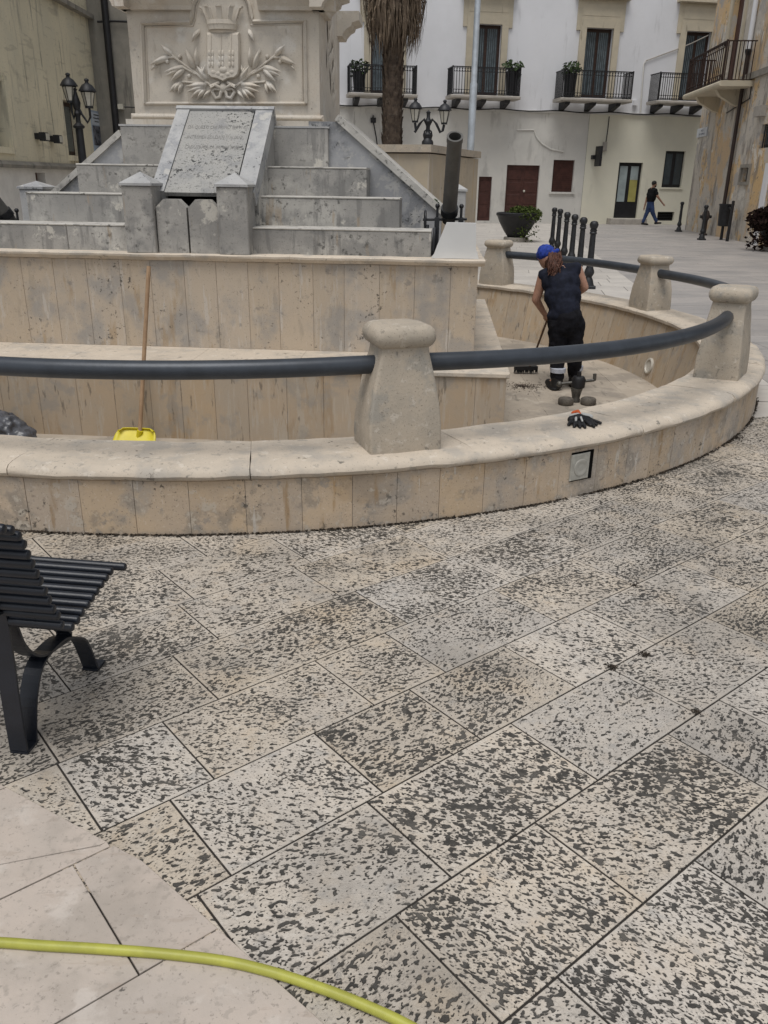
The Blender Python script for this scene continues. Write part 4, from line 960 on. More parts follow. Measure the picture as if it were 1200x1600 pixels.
MB().box(WF, h[0]-.3, h[1]+.3, -.45, .12, -.05, h[2]-.005, .02).build('door_step', mat_bal, wbld)
h = hl[4]; d = door_leaf(h, mat_black, 'window'); w = (h[1]-h[0])/2
for s in (0, 1): MB().box(WF, h[0]+s*w+.10, h[0]+(s+1)*w-.06, .128, .139, h[2]+.12, h[3]-.10).build('pane', mat_glass, d)
MB().box(WF, h[0]-.08, h[1]+.08, -.05, .15, h[2]-.07, h[2]-.002).build('window_sill', mat_wallc, wbld)
h = hl[5]; d = door_leaf(h, mat_void, 'cellar_vent')
for q in range(5): MB().box(WF, h[0]+.02, h[1]-.02, .10, .13, h[2]+.03+q*(h[3]-h[2])/5, h[2]+.06+q*(h[3]-h[2])/5).build('vent_bar', mat_black, d)
# bits on the wall: pipe with cable, meter, faint arch moulding
P = lambda x, y, b=-.05: WF.w(WF.px(x, y, b)[0], b, WF.px(x, y, b)[1])
MB().tube([P(1000.5, 176), P(1006, 100), P(1009, 95)], .03, 8).build('wall_pipe', mat_wallg, wbld, True)
MB().tube([P(1009, 95), P(1025, 89), P(1050, 80), P(1080, 68), P(1107, 55)], .022, 6).build('wall_cable', mat_bal, wbld)
MB().tube([P(952, 182), P(950, 200), P(946, 228), P(944, 236)], .02, 6).build('wall_cable', mat_black, wbld)
MB().box(WF, *(WF.px(941, 230)[0], WF.px(947, 230)[0]), -.10, -.002, WF.px(944, 236)[1], WF.px(944, 222)[1]).build('meter_box', mat_bal, wbld)
MB().box(WF, *(WF.px(988, 163)[0], WF.px(994, 163)[0]), -.14, -.002, WF.px(991, 165)[1], WF.px(991, 157)[1]).build('meter_box', mat_wallw, wbld)
MB().tube([P(808, 203, 0), P(834, 203, 0), P(838, 214, 0), P(846, 224, 0), P(860, 233, 0), P(880, 237, 0)], .03, 6).build('wall_moulding', mat_wallg, wbld)
MB().tube([P(583, 180), P(583, 188), P(588, 215), P(590, 232)], .025, 6).build('wall_cable', mat_black, wbld)
MB().box(WF, *(WF.px(579, 187)[0], WF.px(587, 187)[0]), -.12, -.002, WF.px(583, 192)[1], WF.px(583, 184)[1]).build('meter_box', mat_black, wbld)
# projecting sign on the white house
a_, z_ = WF.px(926, 245); sg = empty('projecting_sign', WF.w(a_, 0, z_), 'narrow black projecting sign fixed to the cream wall left of the glass door', 'sign')
za1, za0 = WF.px(926, 229)[1], WF.px(926, 260)[1]
MB().box(WF, a_+.02, a_+.12, -.75, -.20, za0, za1).build('sign_board', mat_black, sg); MB().box(WF, a_-.08, a_+.10, -.199, -.002, z_-.10, z_+.06).build('bracket', mat_cast, sg)

# ------------------------------------------------------------------ right building
_r0 = gz(1070, 359); RF = Frame((_r0.x, _r0.y, 0), math.atan2(-1, -.08))     # ex runs towards the camera
RFn = RF.ey                                                                    # into the building (+x side)
mat_rwall = stone('peeling_ochre_plaster', (.58, .42, .25), (.52, .40, .27), .7, [
    dict(s=.45, t=.46, w=.06, c=(.50, .47, .42), a=.9), dict(s=.8, t=.54, w=.05, c=(.60, .41, .20), a=.8), dict(s=(2.5, 2.5, .6), t=.53, w=.10, c=(.20, .18, .16), a=.75), dict(s=1.4, t=.57, w=.04, c=(.36, .34, .32), a=.85), dict(s=6, t=.58, w=.06, c=(.13, .12, .11), a=.7, mask=(.8, .48)), dict(s=1.1, t=.60, w=.03, c=(.66, .62, .55), a=.8), dict(s=10, t=.60, w=.06, c=(.24, .215, .185), a=.6)], var=None, bump=.7, bscale=8, bdist=.03)
rbld = empty('corner_house', RF.w(6, 3, 0), 'old corner house with peeling ochre plaster at the right edge', 'house')
def rp(x, y, b=0.0): return RF.px(x, y, b)
if RF.ey.x < 0: RF.ey = -RF.ey
holes = []
dr = (rp(1139, 60)[0], rp(1158, 60)[0], rp(1140, 128)[1], 8.0)
w2 = (rp(1187, 220)[0], rp(1205, 220)[0], rp(1195, 231)[1], rp(1195, 194)[1])
w3 = (rp(1159, 272)[0], rp(1171, 272)[0], rp(1165, 284)[1], rp(1165, 262)[1])
for h in (dr, w2, w3): holes.append((min(h[0], h[1]), max(h[0], h[1]), h[2], h[3]))
wall_with_holes(RF, 0, 22, -.1, 10.5, holes, .35, 'wall', mat_rwall, rbld)
MB().add([RF.w(0, 0, -.1), RF.w(0, 9, -.1), RF.w(0, 9, 10.5), RF.w(0, 0, 10.5)], [(0, 1, 2, 3)]).build('end_wall', mat_rwall, rbld)
MB().box(RF, .02, 21.9, .36, 8.8, -.1, 10.4).build('house_body', mat_void, rbld)
mat_rtrim = stone('grey_string_course', (.27, .25, .215), (.20, .185, .16), 2, var=None)
zl_ = rp(1180, 117)[1]
MB().box(RF, holes[0][1]+.9, 22, -.10, -.001, zl_-.10, zl_+.08).build('string_course', mat_rtrim, rbld)
h = holes[0]; wd = h[1]-h[0]
dd = MB().box(RF, h[0], h[1], .18, .24, h[2], h[3]).build('balcony_door', mat_brown, rbld)
MB().box(RF, h[0]+wd*.50, h[1]-.12, .165, .179, h[2]+.1, h[3]-.2).build('pane', mat_glass, dd)
MB().box(RF, h[0]+wd*.42, h[0]+wd*.49, .165, .179, h[2]+.1, h[3]-.2).build('frame', mat_white, dd)
MB().box(RF, h[1], h[1]+.22, -.06, .02, h[2], h[3]).build('door_surround', mat_trim, rbld); MB().box(RF, h[0]-.22, h[0], -.06, .02, h[2], h[3]).build('door_surround', mat_trim, rbld)
h = holes[1]; dd = MB().box(RF, h[0], h[1], .15, .2, h[2], h[3]).build('window', mat_black, rbld)
MB().box(RF, h[0]+.1, h[1]-.1, .14, .149, h[2]+.1, h[3]-.1).build('pane', mat_glass, dd)
for q in range(3): MB().tube([RF.w(h[0]+(h[1]-h[0])*(q+.5)/3, .05, h[2]), RF.w(h[0]+(h[1]-h[0])*(q+.5)/3, .05, h[3])], .02, 6).build('window_bar', mat_cast, dd)
h = holes[2]; dd = MB().box(RF, h[0], h[1], .15, .2, h[2], h[3]).build('wall_niche', mat_black, rbld)
t = MB(); t.box(RF, h[0]-.10, h[0], -.06, .02, h[2]-.1, h[3]+.1); t.box(RF, h[1], h[1]+.10, -.06, .02, h[2]-.1, h[3]+.1); t.box(RF, h[0], h[1], -.06, .02, h[3]+.001, h[3]+.1); t.box(RF, h[0], h[1], -.06, .02, h[2]-.1, h[2]-.001); t.build('niche_frame', mat_rtrim, rbld)
# balcony of the corner house
bd = -.95
ba0, zb1 = rp(1091, 133, bd); ba1, _ = rp(1128, 126, bd); ba1 = max(ba1, holes[0][1]+.35)
zb1 = rp(1128, 126, bd)[1]; zr = rp(1127, 68, bd)[1]
ba0 = holes[0][0]-1.0
MB().box(RF, ba0-.1, ba1+.1, bd-.1, -.001, zb1-.16, zb1, .05).build('balcony_slab', mat_trim, rbld)
for q in (.2, .75):
    ac = ba0+(ba1-ba0)*q; MB().prism([RF.w(ac-.14, -.001, zb1-.161), RF.w(ac-.14, bd*.85, zb1-.161), RF.w(ac-.14, bd*.7, zb1-.35), RF.w(ac-.14, bd*.2, zb1-.6), RF.w(ac-.14, -.001, zb1-.65)], RF.ex*.28).build('bracket', mat_trim, rbld)
mat_rust = flat('rusty_iron', (.035, .020, .016), .7, .2, .3, .3, 6)
railing(RF, ba0, ba1, bd, -.05, zb1, zr, mat_rust, rbld, 20, 8)
# down pipe: white above, brown below
pa, _ = rp(1163, 150)
z1_ = rp(1166, 84)[1]
MB().tube([RF.w(pa, -.10, 10), RF.w(pa, -.10, z1_)], .075, 10).build('drain_pipe', mat_wallw, rbld, True)
MB().tube([RF.w(pa, -.10, z1_+.05), RF.w(pa, -.10, .9)], .06, 10).build('drain_pipe', flat('brown_pipe', (.035, .022, .018), .6), rbld, True)
MB().lathe(RF.w(pa, -.10, z1_), [(.06, -.12), (.10, 0), (.10, .06), (.075, .06)], 12).build('pipe_hopper', mat_black, rbld)
pa2 = rp(1146, 160)[0]
MB().tube([RF.w(ba1, -.03, zb1-.1), RF.w(ba1+.05, -.04, zb1-.5), RF.w((ba0+ba1)/2, -.04, zb1-.75)], .02, 6).build('wall_cable', mat_black, rbld)
a0, a1, z0, z1 = rp(1187, 173)[0], rp(1198, 173)[0], rp(1192, 182)[1], rp(1192, 166)[1]
MB().box(RF, min(a0, a1), max(a0, a1), -.18, -.002, z0, z1).build('meter_box', mat_bal, rbld)
# door jamb at far right
a0 = rp(1193, 290)[0]
MB().box(RF, a0, a0+.35, -.05, -.001, -.05, rp(1196, 255)[1]).build('door_jamb', mat_wallw, rbld)
# street name plaque
a0, a1 = rp(1091, 207)[0], rp(1106, 207)[0]; z0, z1 = rp(1098, 214)[1], rp(1098, 200)[1]
sgn_ = empty('street_plaque', RF.w((a0+a1)/2, 0, z0), 'pale marble street name plaque high on the corner house', 'sign')
MB().box(RF, a0, a1, -.05, -.003, z0, z1, .01).build('plaque', flat('marble_white', (.50, .52, .55), .4), sgn_)
M4 = Matrix((RF.ex, Vector((0, 0, 1)), RF.ex.cross(Vector((0, 0, 1))))).transposed().to_4x4()
for i, (tx, k) in enumerate((('VICO', .60), ('DEL POPOLO', .22))):
    M5 = M4.copy(); M5.translation = RF.w((a0+a1)/2+.06, -.053, z0+(z1-z0)*k); text_obj(tx, (z1-z0)*.27, M5 @ Matrix.Diagonal((1.6, 1, 1, 1)), flat('plaque_lettering', (.08, .10, .15), .8), 'lettering', sgn_, .001)

# ------------------------------------------------------------------ left building
XL = -7.6
LF = Frame((XL, 0, 0), math.pi/2)                  # ex = +Y, ey = -X (into the building)
mat_lwall = stone('yellowed_plaster', (.70, .64, .48), (.63, .58, .44), .8, [
    dict(s=(5, 5, .5), t=.54, w=.14, c=(.34, .315, .25), a=.65), dict(s=1.0, t=.52, w=.12, c=(.62, .58, .45), a=.6), dict(s=(1.4, .8, .8), t=.57, w=.12, c=(.26, .24, .20), a=.65), dict(s=(1.2, 1.2, 7), t=.58, w=.06, c=(.42, .385, .295), a=.5), dict(s=(9, 9, .7), t=.61, w=.07, c=(.15, .14, .115), a=.6), dict(s=20, t=.58, w=.08, c=(.32, .295, .24), a=.4)], var=None, bump=.5, bscale=14)
mat_lgrey = stone('blackened_plaster', (.29, .27, .235), (.21, .20, .175), 1.2, [dict(s=(4, 4, .5), t=.54, w=.12, c=(.09, .088, .08), a=.7), dict(s=1.6, t=.58, w=.08, c=(.32, .29, .235), a=.6)], var=None, bump=.4, bscale=12)
lbld = empty('left_palace', (XL-3, 18, 0), 'tall yellowed plaster palace with dark narrow windows at the left edge', 'building')
ycor = LF.px(150, 150)[0]
def lp(x, y): return LF.px(x, y)
zb0 = lp(60, 262)[1]-.02; zb1 = zb0+.13
lh = [(lp(103, 200)[0], lp(127, 200)[0], lp(115, 243)[1], lp(109, 158)[1]), (13.2, lp(12, 190)[0], lp(3, 229)[1], lp(1, 126)[1])]
ls = [(lp(59, 280)[0], lp(74, 280)[0], lp(66, 292)[1], lp(66, 270)[1])]
wall_with_holes(LF, 11, ycor, zb1, 9.5, lh, .35, 'upper_wall', mat_lwall, lbld)
wall_with_holes(LF, 11, ycor, -.1, zb0, ls, .3, 'lower_wall', flat('white_base_plaster', (.72, .70, .66), .85, nv=.08, ns=2), lbld, .04)
MB().prism([LF.w(11, -.09, zb0), LF.w(11, -.10, zb0+.06), LF.w(11, -.04, zb1), LF.w(11, .06, zb1), LF.w(11, .06, zb0)], LF.ex*(ycor-11)).build('string_course', mat_lgrey, lbld)
zt0 = lp(100, 10)[1]
MB().box(LF, 11, ycor+.05, -.16, -.001, zt0, zt0+.10).build('upper_ledge', mat_lgrey, lbld)
MB().box(LF, 11, ycor, .36, 6, -.1, 9.4).build('palace_body', mat_void, lbld)
for h in lh:
    dd = MB().box(LF, h[0], h[1], .22, .27, h[2], h[3]).build('window', mat_wood, lbld)
    MB().box(LF, h[0]+.08, h[1]-.08, .21, .219, h[2]+.1, h[3]-.1).build('pane', mat_glass, dd)
    t = MB(); t.box(LF, h[0]-.001, h[1]+.1, -.05, .05, h[2]-.12, h[2]-.001); t.box(LF, h[1]+.001, h[1]+.22, -.04, .05, h[2], h[3]+.1); t.build('window_surround', mat_lwall, lbld)
h = ls[0]; dd = MB().box(LF, h[0], h[1], .22, .27, h[2], h[3]).build('window', mat_brown, lbld)
# floodlights
for x, y in ((57, 213), (79, 217)):
    a, z = lp(x, y)
    f = empty('floodlight', LF.w(a, 0, z), 'small white floodlight on the yellowed wall, %s one' % ('nearer left' if x < 60 else 'right hand'), 'floodlight', 'wall floodlights')
    MB().box(LF, a-.12, a+.10, -.10, -.003, z-.06, z+.06).build('bracket', mat_black, f); MB().box(LF, a-.12, a+.10, -.24, -.101, z-.09, z+.08, .02).build('housing', mat_cast, f); MB().box(LF, a-.10, a+.08, -.252, -.241, z-.07, z+.06).build('lamp_glass', mat_lampglass, f)
# poster
a0, a1, z0, z1 = lp(144, 210)[0], lp(159, 210)[0], lp(151, 246)[1], lp(151, 174)[1]
pt = empty('wall_poster', LF.w((a0+a1)/2, 0, z0), 'tall pale blue poster with a dark picture behind the street lamp', 'poster')
mat_pb = flat('poster_blue', (.30, .36, .44), .7, nv=.1, ns=2); mat_pd = stone('poster_picture', (.02, .02, .025), (.16, .17, .20), 6, var=None, bump=0)
MB().box(LF, a0, a1, -.02, -.003, z0, z1).build('sheet', mat_pb, pt)
hz = z1-z0
MB().box(LF, a0+.03, a1-.03, -.024, -.021, z0+hz*.26, z0+hz*.68).build('picture', mat_pd, pt)
MB().box(LF, a0+.03, a1-.03, -.024, -.021, z0+hz*.70, z1-.05).build('heading_area', flat('poster_white', (.46, .50, .55), .7), pt)
for q, wd_ in ((.90, .5), (.83, .62), (.76, .4)):
    MB().box(LF, a0+(a1-a0)*(.5-wd_/2), a0+(a1-a0)*(.5+wd_/2), -.027, -.0245, z0+hz*q, z0+hz*(q+.022)).build('print_line', mat_cast, pt)
# rear wing facing the camera
KF = Frame((XL-.4, ycor-.02, 0), 0)
kw_end = gy(470, 200, ycor).x-XL+.4
wall_with_holes(KF, 0, kw_end, -.1, 9.5, [], .3, 'rear_wall', mat_lgrey, lbld)
MB().add([KF.w(kw_end, 0, -.1), KF.w(kw_end, 8, -.1), KF.w(kw_end, 8, 9.5), KF.w(kw_end, 0, 9.5)], [(0, 1, 2, 3)]).build('rear_return', mat_lgrey, lbld)
kp = lambda x, y, b=-.08: KF.w(KF.px(x, y, b)[0], b, KF.px(x, y, b)[1])
pz = KF.px(172, 100, -.1)[0]
MB().tube([KF.w(pz, -.1, 9), KF.w(pz, -.1, .2)], .085, 10).build('drain_pipe', mat_black, lbld, True)
c = kp(190, 167); MB().box(KF, KF.px(186, 167)[0], KF.px(194, 167)[0], -.12, -.003, KF.px(190, 171)[1], KF.px(190, 163)[1]).build('junction_box', mat_lampglass, lbld)
MB().tube([kp(194, 167), kp(215, 168)], .015, 5).build('wall_cable', mat_black, lbld)
MB().tube([kp(152, 34), kp(178, 33), kp(203, 34)], .025, 6).build('wall_cable', mat_black, lbld)

# ------------------------------------------------------------------ street lamps
def lantern(c, s, parent):
    """four sided lantern, c = bottom centre"""
    c = Vector(c); q = .707
    def sq(r, z): return [c+Vector((r*math.cos(R(45+90*k)), r*math.sin(R(45+90*k)), z)) for k in range(4)]
    def hexr(r, z, n=6): return [c+Vector((r*math.cos(2*math.pi*k/n+.3), r*math.sin(2*math.pi*k/n+.3), z)) for k in range(n)]
    o = MB().loft([hexr(.10*s, .03*s), hexr(.19*s, .40*s)]).build('lantern_glass', mat_lampglass, parent)
    m = MB()
    for k in range(6): m.tube([hexr(.105*s, .0)[k], hexr(.195*s, .42*s)[k]], .012*s, 5)
    m.loft([hexr(.12*s, -.03*s), hexr(.12*s, .03*s)]); m.loft([hexr(.21*s, .395*s), hexr(.21*s, .43*s)]); m.build('lantern_frame', mat_cast, parent)
    MB().lathe(c, [(.26*s, .425*s), (.255*s, .45*s), (.21*s, .52*s), (.15*s, .60*s), (.08*s, .64*s), (.055*s, .66*s), (.05*s, .70*s), (.075*s, .72*s), (.06*s, .76*s), (.02*s, .78*s), (.0, .785*s)], 16).build('lantern_roof', mat_cast, parent, True)
lb_ = gz(133, 300, 0); LY = 18.3
lx = gy(128, 240, LY).x
def lamp_px(x, y): return gy(x, y, LY)
lamp = empty('street_lamp', (lx, LY, 0), 'black cast iron street lamp with two lanterns beside the yellowed palace', 'street lamp')
ztop_ = lamp_px(123, 137).z; zc_ = lamp_px(127, 197).z
MB().lathe((lx, LY, 0), [(.20, 0), (.20, .12), (.16, .2), (.13, .6), (.15, .65), (.09, .72), (.085, 1.5), (.075, zc_-.15), (.075, zc_-.05), (.11, zc_-.03), (.115, zc_), (.05, zc_+.06), (.045, zc_+.16), (.07, zc_+.23), (.045, zc_+.28), (.07, zc_+.34), (.085, zc_+.42), (.055, zc_+.52), (.04, zc_+.58), (.03, ztop_-.06), (.05, ztop_-.03), (.0, ztop_)], 14).build('lamp_pole', mat_cast, lamp, True)
for x, yb, in ((110.5, 159), (139.5, 167.5)):
    p = lamp_px(x, yb); lantern(p, .66, lamp)
    q0 = Vector((lx, LY, zc_+.42)); MB().tube([q0, q0+(p-q0)*.35+Vector((0, 0, -.18)), q0+(p-q0)*.75+Vector((0, 0, -.30)), Vector((p.x, p.y, p.z-.18)), Vector((p.x, p.y, p.z-.02))], .024, 8).build('lamp_arm', mat_cast, lamp, True)

# ------------------------------------------------------------------ stone planter with palm, flagpole and twin lamp
PY = 15.2
p1 = gy(590, 228, PY+.3); p2 = gy(672, 226, PY); p3 = gy(697, 233, PY+.9); p4 = gy(748, 240, 18.2)
ztp2 = gy(672, 226, PY).z
pl = empty('stone_planter', (p2.x+.3, 17.0, 0), 'high faceted stone planter wall behind the mortar', 'planter')
mat_plant = stone('planter_stone', (.43, .365, .275), (.37, .325, .26), 1.5, [dict(s=(5, 5, .6), t=.54, w=.10, c=(.44, .40, .35), a=.7), dict(s=(4, 4, .6), t=.60, w=.08, c=(.40, .29, .16), a=.6), dict(s=8, t=.6, w=.08, c=(.16, .15, .12), a=.5, mask=(2, .5))], var=(.92, 1.07), bump=.3)
foot = [Vector((p.x, p.y)) for p in (p1, p2, p3, p4)]+[Vector((p4.x-.6, 20.5)), Vector((p1.x-1.5, 20.5)), Vector((p1.x-1.8, 17.5))]
cpl = sum(foot, Vector((0, 0)))/len(foot)
MB().prism([Vector((p.x, p.y, 0)) for p in [cpl+(q-cpl)*.985 for q in foot]], (0, 0, ztp2-.14)).build('planter_core', mat_mortar, pl)
for i in range(len(foot)):
    a, b = foot[i], foot[(i+1) % len(foot)]; L = (b-a).length; n = max(1, round(L/.75)); u = (b-a)/L; nn = Vector((u.y, -u.x))
    if nn.dot(a-cpl) < 0: nn = -nn
    for k in range(n):
        q0 = a+u*(L*k/n+.004); q1 = a+u*(L*(k+1)/n-.004)
        MB().prism([Vector((q0.x, q0.y, -.02)), Vector((q1.x, q1.y, -.02)), Vector((q1.x-nn.x*.06, q1.y-nn.y*.06, -.02)), Vector((q0.x-nn.x*.06, q0.y-nn.y*.06, -.02))], (0, 0, ztp2-.12)).build('planter_panel', mat_plant, pl)
co = [cpl+(q-cpl)*1.03 for q in foot]; ci = [cpl+(q-cpl)*.80 for q in foot]; n = len(foot)
for i in range(n):
    j = (i+1) % n
    MB().loft([[Vector((q.x, q.y, z)) for q in (co[i], co[j], ci[j], ci[i])] for z in (ztp2-.119, ztp2-.03, ztp2)]).build('planter_coping', mat_post, pl)
MB().prism([Vector((p.x, p.y, ztp2-.16)) for p in [cpl+(q-cpl)*.82 for q in foot]], (0, 0, .08)).build('planter_soil', mat_ground, pl)
# twin lamp on the coping
tp = gy(668, 224, PY+.12); tlamp = empty('twin_lamp', (tp.x, tp.y, ztp2-.001), 'low black twin lantern lamp standing on the stone planter', 'lamp')
TY = tp.y
zt2 = gy(668, 172, TY).z
MB().lathe((tp.x, TY, 0), [(.10, ztp2), (.10, ztp2+.05), (.06, ztp2+.1), (.07, ztp2+.16), (.035, ztp2+.2), (.035, ztp2+.3), (.06, ztp2+.36), (.03, ztp2+.42), (.03, zt2-.06), (.04, zt2-.03), (.0, zt2)], 12).build('lamp_stem', mat_cast, tlamp, True)
for x, y in ((648.5, 190), (694, 193)):
    p = gy(x, y, TY); lantern(p, .46, tlamp); sgx = 1 if x > 668 else -1
    c0 = Vector((tp.x, TY, zt2-.16)); low = gy(668+sgx*20, 207, TY)
    MB().tube([c0+Vector((0, 0, -.1)), c0+Vector((sgx*.07, 0, .02)), c0+Vector((sgx*.14, 0, -.05)), low, Vector((p.x-sgx*.02, TY, low.z+.03)), Vector((p.x, TY, p.z-.02))], .022, 8).build('lamp_arm', mat_cast, tlamp, True)
    MB().tube([c0+Vector((sgx*.02, 0, -.22))+Vector((sgx*.05*math.sin(t), 0, .08*math.cos(t))) for t in [R(45*k) for k in range(7)]], .014, 6).build('lamp_scroll', mat_cast, tlamp, True)
# flagpole
fp = gy(740, 150, 18.6); fpo = empty('flagpole', (fp.x, 18.6, ztp2-.1), 'tall pale grey metal flagpole rising from the planter', 'flagpole')
fx = gy(735, 236, 18.6).x
zj = gy(742, 131, 18.6).z
MB().lathe((fx, 18.6, 0), [(.075, ztp2-.1), (.075, zj), (.06, zj+.03), (.055, 9.0), (.0, 9.02)], 12).build('pole', flat('pale_pole', (.42, .46, .50), .45, .2), fpo, True)
# palm
PYm = 19.0
pb_ = gy(612, 250, PYm); pal = empty('palm_tree', (pb_.x, PYm, 0), 'palm with rough trunk and hanging skirt of dead fronds', 'palm tree')
mat_trunk = stone('palm_trunk', (.13, .095, .07), (.075, .055, .042), 9, [dict(s=14, t=.55, w=.1, c=(.19, .155, .12), a=.6), dict(s=6, t=.6, w=.08, c=(.05, .04, .032), a=.7)], var=None, bump=.8, bscale=30)
mat_skirt = stone('dry_frond', (.20, .15, .105), (.12, .09, .065), 6, [dict(s=(30, 30, 2), t=.54, w=.1, c=(.28, .22, .165), a=.7), dict(s=(20, 20, 1.5), t=.58, w=.08, c=(.05, .038, .03), a=.8)], var=None, bump=.2)
px_ = pb_.x
ztr = 6.6
def trx(z): return px_+.10*math.sin(z*.35)
MB().lathe((px_, PYm, 0), [(.29, -.05), (.25, .5), (.21, 1.5), (.20, 3), (.20, 5), (.18, ztr)], 16).build('trunk', mat_trunk, pal, True)
sc_ = MB(); rn = random.Random(3)
z = .3
while z < ztr-.2:
    rad = .205 if z > 1.5 else .23
    off = rn.random()
    for k in range(11):
        t = 2*math.pi*(k+off)/11; d = Vector((math.cos(t), math.sin(t), 0)); tg = Vector((-d.y, d.x, 0)); zz = z+rn.uniform(-.04, .04); w_ = .062; out = rn.uniform(.025, .06); hh_ = rn.uniform(.10, .17)
        b0 = Vector((px_, PYm, zz))+d*(rad-.02)
        sc_.add([b0-tg*w_, b0+tg*w_, b0+d*out+tg*w_*.45+Vector((0, 0, hh_)), b0+d*out-tg*w_*.45+Vector((0, 0, hh_)), b0-tg*w_*.8+Vector((0, 0, -.05))+d*.01, b0+tg*w_*.8+Vector((0, 0, -.05))+d*.01], [(0, 1, 2, 3), (4, 5, 1, 0), (3, 2, 5, 4)])
    z += .13
o = sc_.build('leaf_bases', mat_trunk, pal); o['kind'] = 'stuff'
zs0 = gy(615, 75, PYm).z
sk = MB()
for k in range(2600):
    t = rn.random()*2*math.pi; zt_ = rn.uniform(zs0+.5, zs0+3.4); r0 = rn.uniform(.18, .45); L = rn.uniform(.7, 1.7); fl_ = min(.80, .34+.30*(zt_-zs0)/1.5)
    d = Vector((math.cos(t), math.sin(t), 0)); tg = Vector((-d.y, d.x, 0))
    r1 = min(r0+rn.uniform(.05, .30), fl_+rn.uniform(-.05, .1)); ze = max(zt_-L, zs0+rn.uniform(-.35, .55)*(.4+r1))
    c0 = Vector((px_, PYm, 0)); p0 = c0+d*r0+Vector((0, 0, zt_)); p1_ = c0+d*(r1+.04)+Vector((0, 0, (zt_+ze)/2)); p2_ = c0+d*r1*rn.uniform(.8, 1.05)+tg*rn.uniform(-.1, .1)+Vector((0, 0, ze)); w_ = rn.uniform(.006, .022)
    sk.add([p0-tg*w_, p0+tg*w_, p1_+tg*w_, p1_-tg*w_, p2_], [(0, 1, 2, 3), (3, 2, 4)])
sk.lathe((px_, PYm, 0), [(.2, zs0+.25), (.30, zs0+.6), (.45, zs0+1.2), (.5, zs0+3)], 14)
o = sk.build('dead_frond_skirt', mat_skirt, pal); o['kind'] = 'stuff'
fr2 = MB()
for k in range(34):
    t = 2*math.pi*k/34+rn.uniform(-.1, .1); el_ = R(rn.uniform(-5, 70)); d = Vector((math.cos(t), math.sin(t), 0)); tg = Vector((-d.y, d.x, 0)); L = rn.uniform(.9, 1.2)
    c0 = Vector((px_, PYm, ztr+.3)); st = c0+(d*math.cos(el_)+Vector((0, 0, math.sin(el_))))*L
    fr2.tube([c0, st], .015, 4)
    for q in range(-9, 10):
        aa = q*.14; dd_ = (d*math.cos(el_)*math.cos(aa)+tg*math.sin(aa)+Vector((0, 0, math.sin(el_)*math.cos(aa)))).normalized(); e_ = st+dd_*rn.uniform(.6, .9)+Vector((0, 0, -.15)); n_ = dd_.cross(Vector((0, 0, 1))).normalized()*.025
        fr2.add([st-n_*.4, st+n_*.4, st+dd_*.45+n_, st+dd_*.45-n_, e_], [(0, 1, 2, 3), (3, 2, 4)])
o = fr2.build('crown', mat_leaf, pal); o['kind'] = 'stuff'
# weed on the cheek coping
wd0 = MF.px(677, 314, bq+.2); w_ = leaf_ball(MF.w(wd0[0], bq+.1, wd0[1]-.03), .05, 60, .025, mat_leaf, 'weed_tuft', None, seed=9)
tag(w_, 'small green weed growing on the sloping coping beside the mortar', 'weed')

# ------------------------------------------------------------------ bollards, planters, bin
def bollard_mesh():
    m = MB(); H = 1.07
    pr = [(.105, 0), (.105, .03), (.10, .05), (.085, .10), (.075, .14), (.062, .165), (.050, .185), (.060, .205), (.080, .24), (.084, .265), (.075, .30), (.060, .335), (.055, .36), (.052, .55), (.047, .80), (.046, .86), (.060, .872), (.062, .885), (.050, .90), (.056, .915), (.060, .93), (.045, .94), (.058, .96), (.070, .99), (.072, 1.015), (.062, 1.045), (.04, 1.064), (.0, 1.07)]
    m.lathe((0, 0, 0), pr, 16); return m
bm_ = bollard_mesh()
btops = [(867, 324), (876, 326), (887, 331), (899, 334.5), (912.6, 339), (929, 345)]
ords = ['farthest', 'second farthest', 'third farthest', 'third nearest', 'second nearest', 'nearest']
first = None
def bollard(loc, lab, grp):
    global first
    if first is None:
        r = empty('bollard', (0, 0, 0)); MB().box(IDF, -.11, .11, -.11, .11, -.02, .05, .01).build('base', mat_cast, r)
        sh_ = bollard_mesh().build('shaft', mat_cast, r, True)
        for o in (sh_,): pass
        first = r
    else: r = copy_tree(first)
    r.location = loc; tag(r, lab, 'bollard', grp); return r
for (x, y), od in zip(btops, ords):
    g = gz(x, y, 1.07); bollard((g.x, g.y, 0), '%s of the row of six black cast iron bollards' % od, 'black cast iron bollards')
for x, y, lab in ((1060, 362, 'lone black bollard at the corner where the two houses meet'), (1096, 375, 'black bollard in front of the litter bin on the right')):
    g = gz(x, y); bollard((g.x, g.y, 0), lab, 'black cast iron bollards')
def bowl_planter(px, py, rad, lab, matl, seed, red=False):
    g = gz(px, py); r = empty('bowl_planter', (g.x, g.y, 0), lab, 'planter'); h = rad*1.12
    MB().lathe((g.x, g.y, 0), [(rad*.60, 0), (rad*.60, .10), (rad*.56, .12), (0, .12)], 20).build('plinth', mat_bal, r)
    MB().lathe((g.x, g.y, .121), [(rad*.42, 0), (rad*.46, .04), (rad*.62, h*.25), (rad*.85, h*.6), (rad*.97, h*.85), (rad*1.02, h*.88), (rad*1.02, h*.97), (rad*.95, h), (rad*.88, h*.9), (0, h*.85)], 28).build('bowl', mat_black, r, True)
    if red: leaf_ball((g.x-.1, g.y-.1, h+.12), rad*1.15, 5200, .07, matl, 'foliage', r, (1.15, 1.15, .50), .7, seed)
    else: leaf_ball((g.x+rad*.28, g.y-.1, h+.08), rad*.9, 1900, .05, matl, 'foliage', r, (.95, 1.1, .45), .75, seed)
bowl_planter(806, 377, .62, 'dark bowl planter with trailing green plant behind the fountain', mat_leafb, 5)
bowl_planter(1212, 392, .62, 'dark bowl planter with purplish foliage at the right edge', mat_leafr, 6, True)
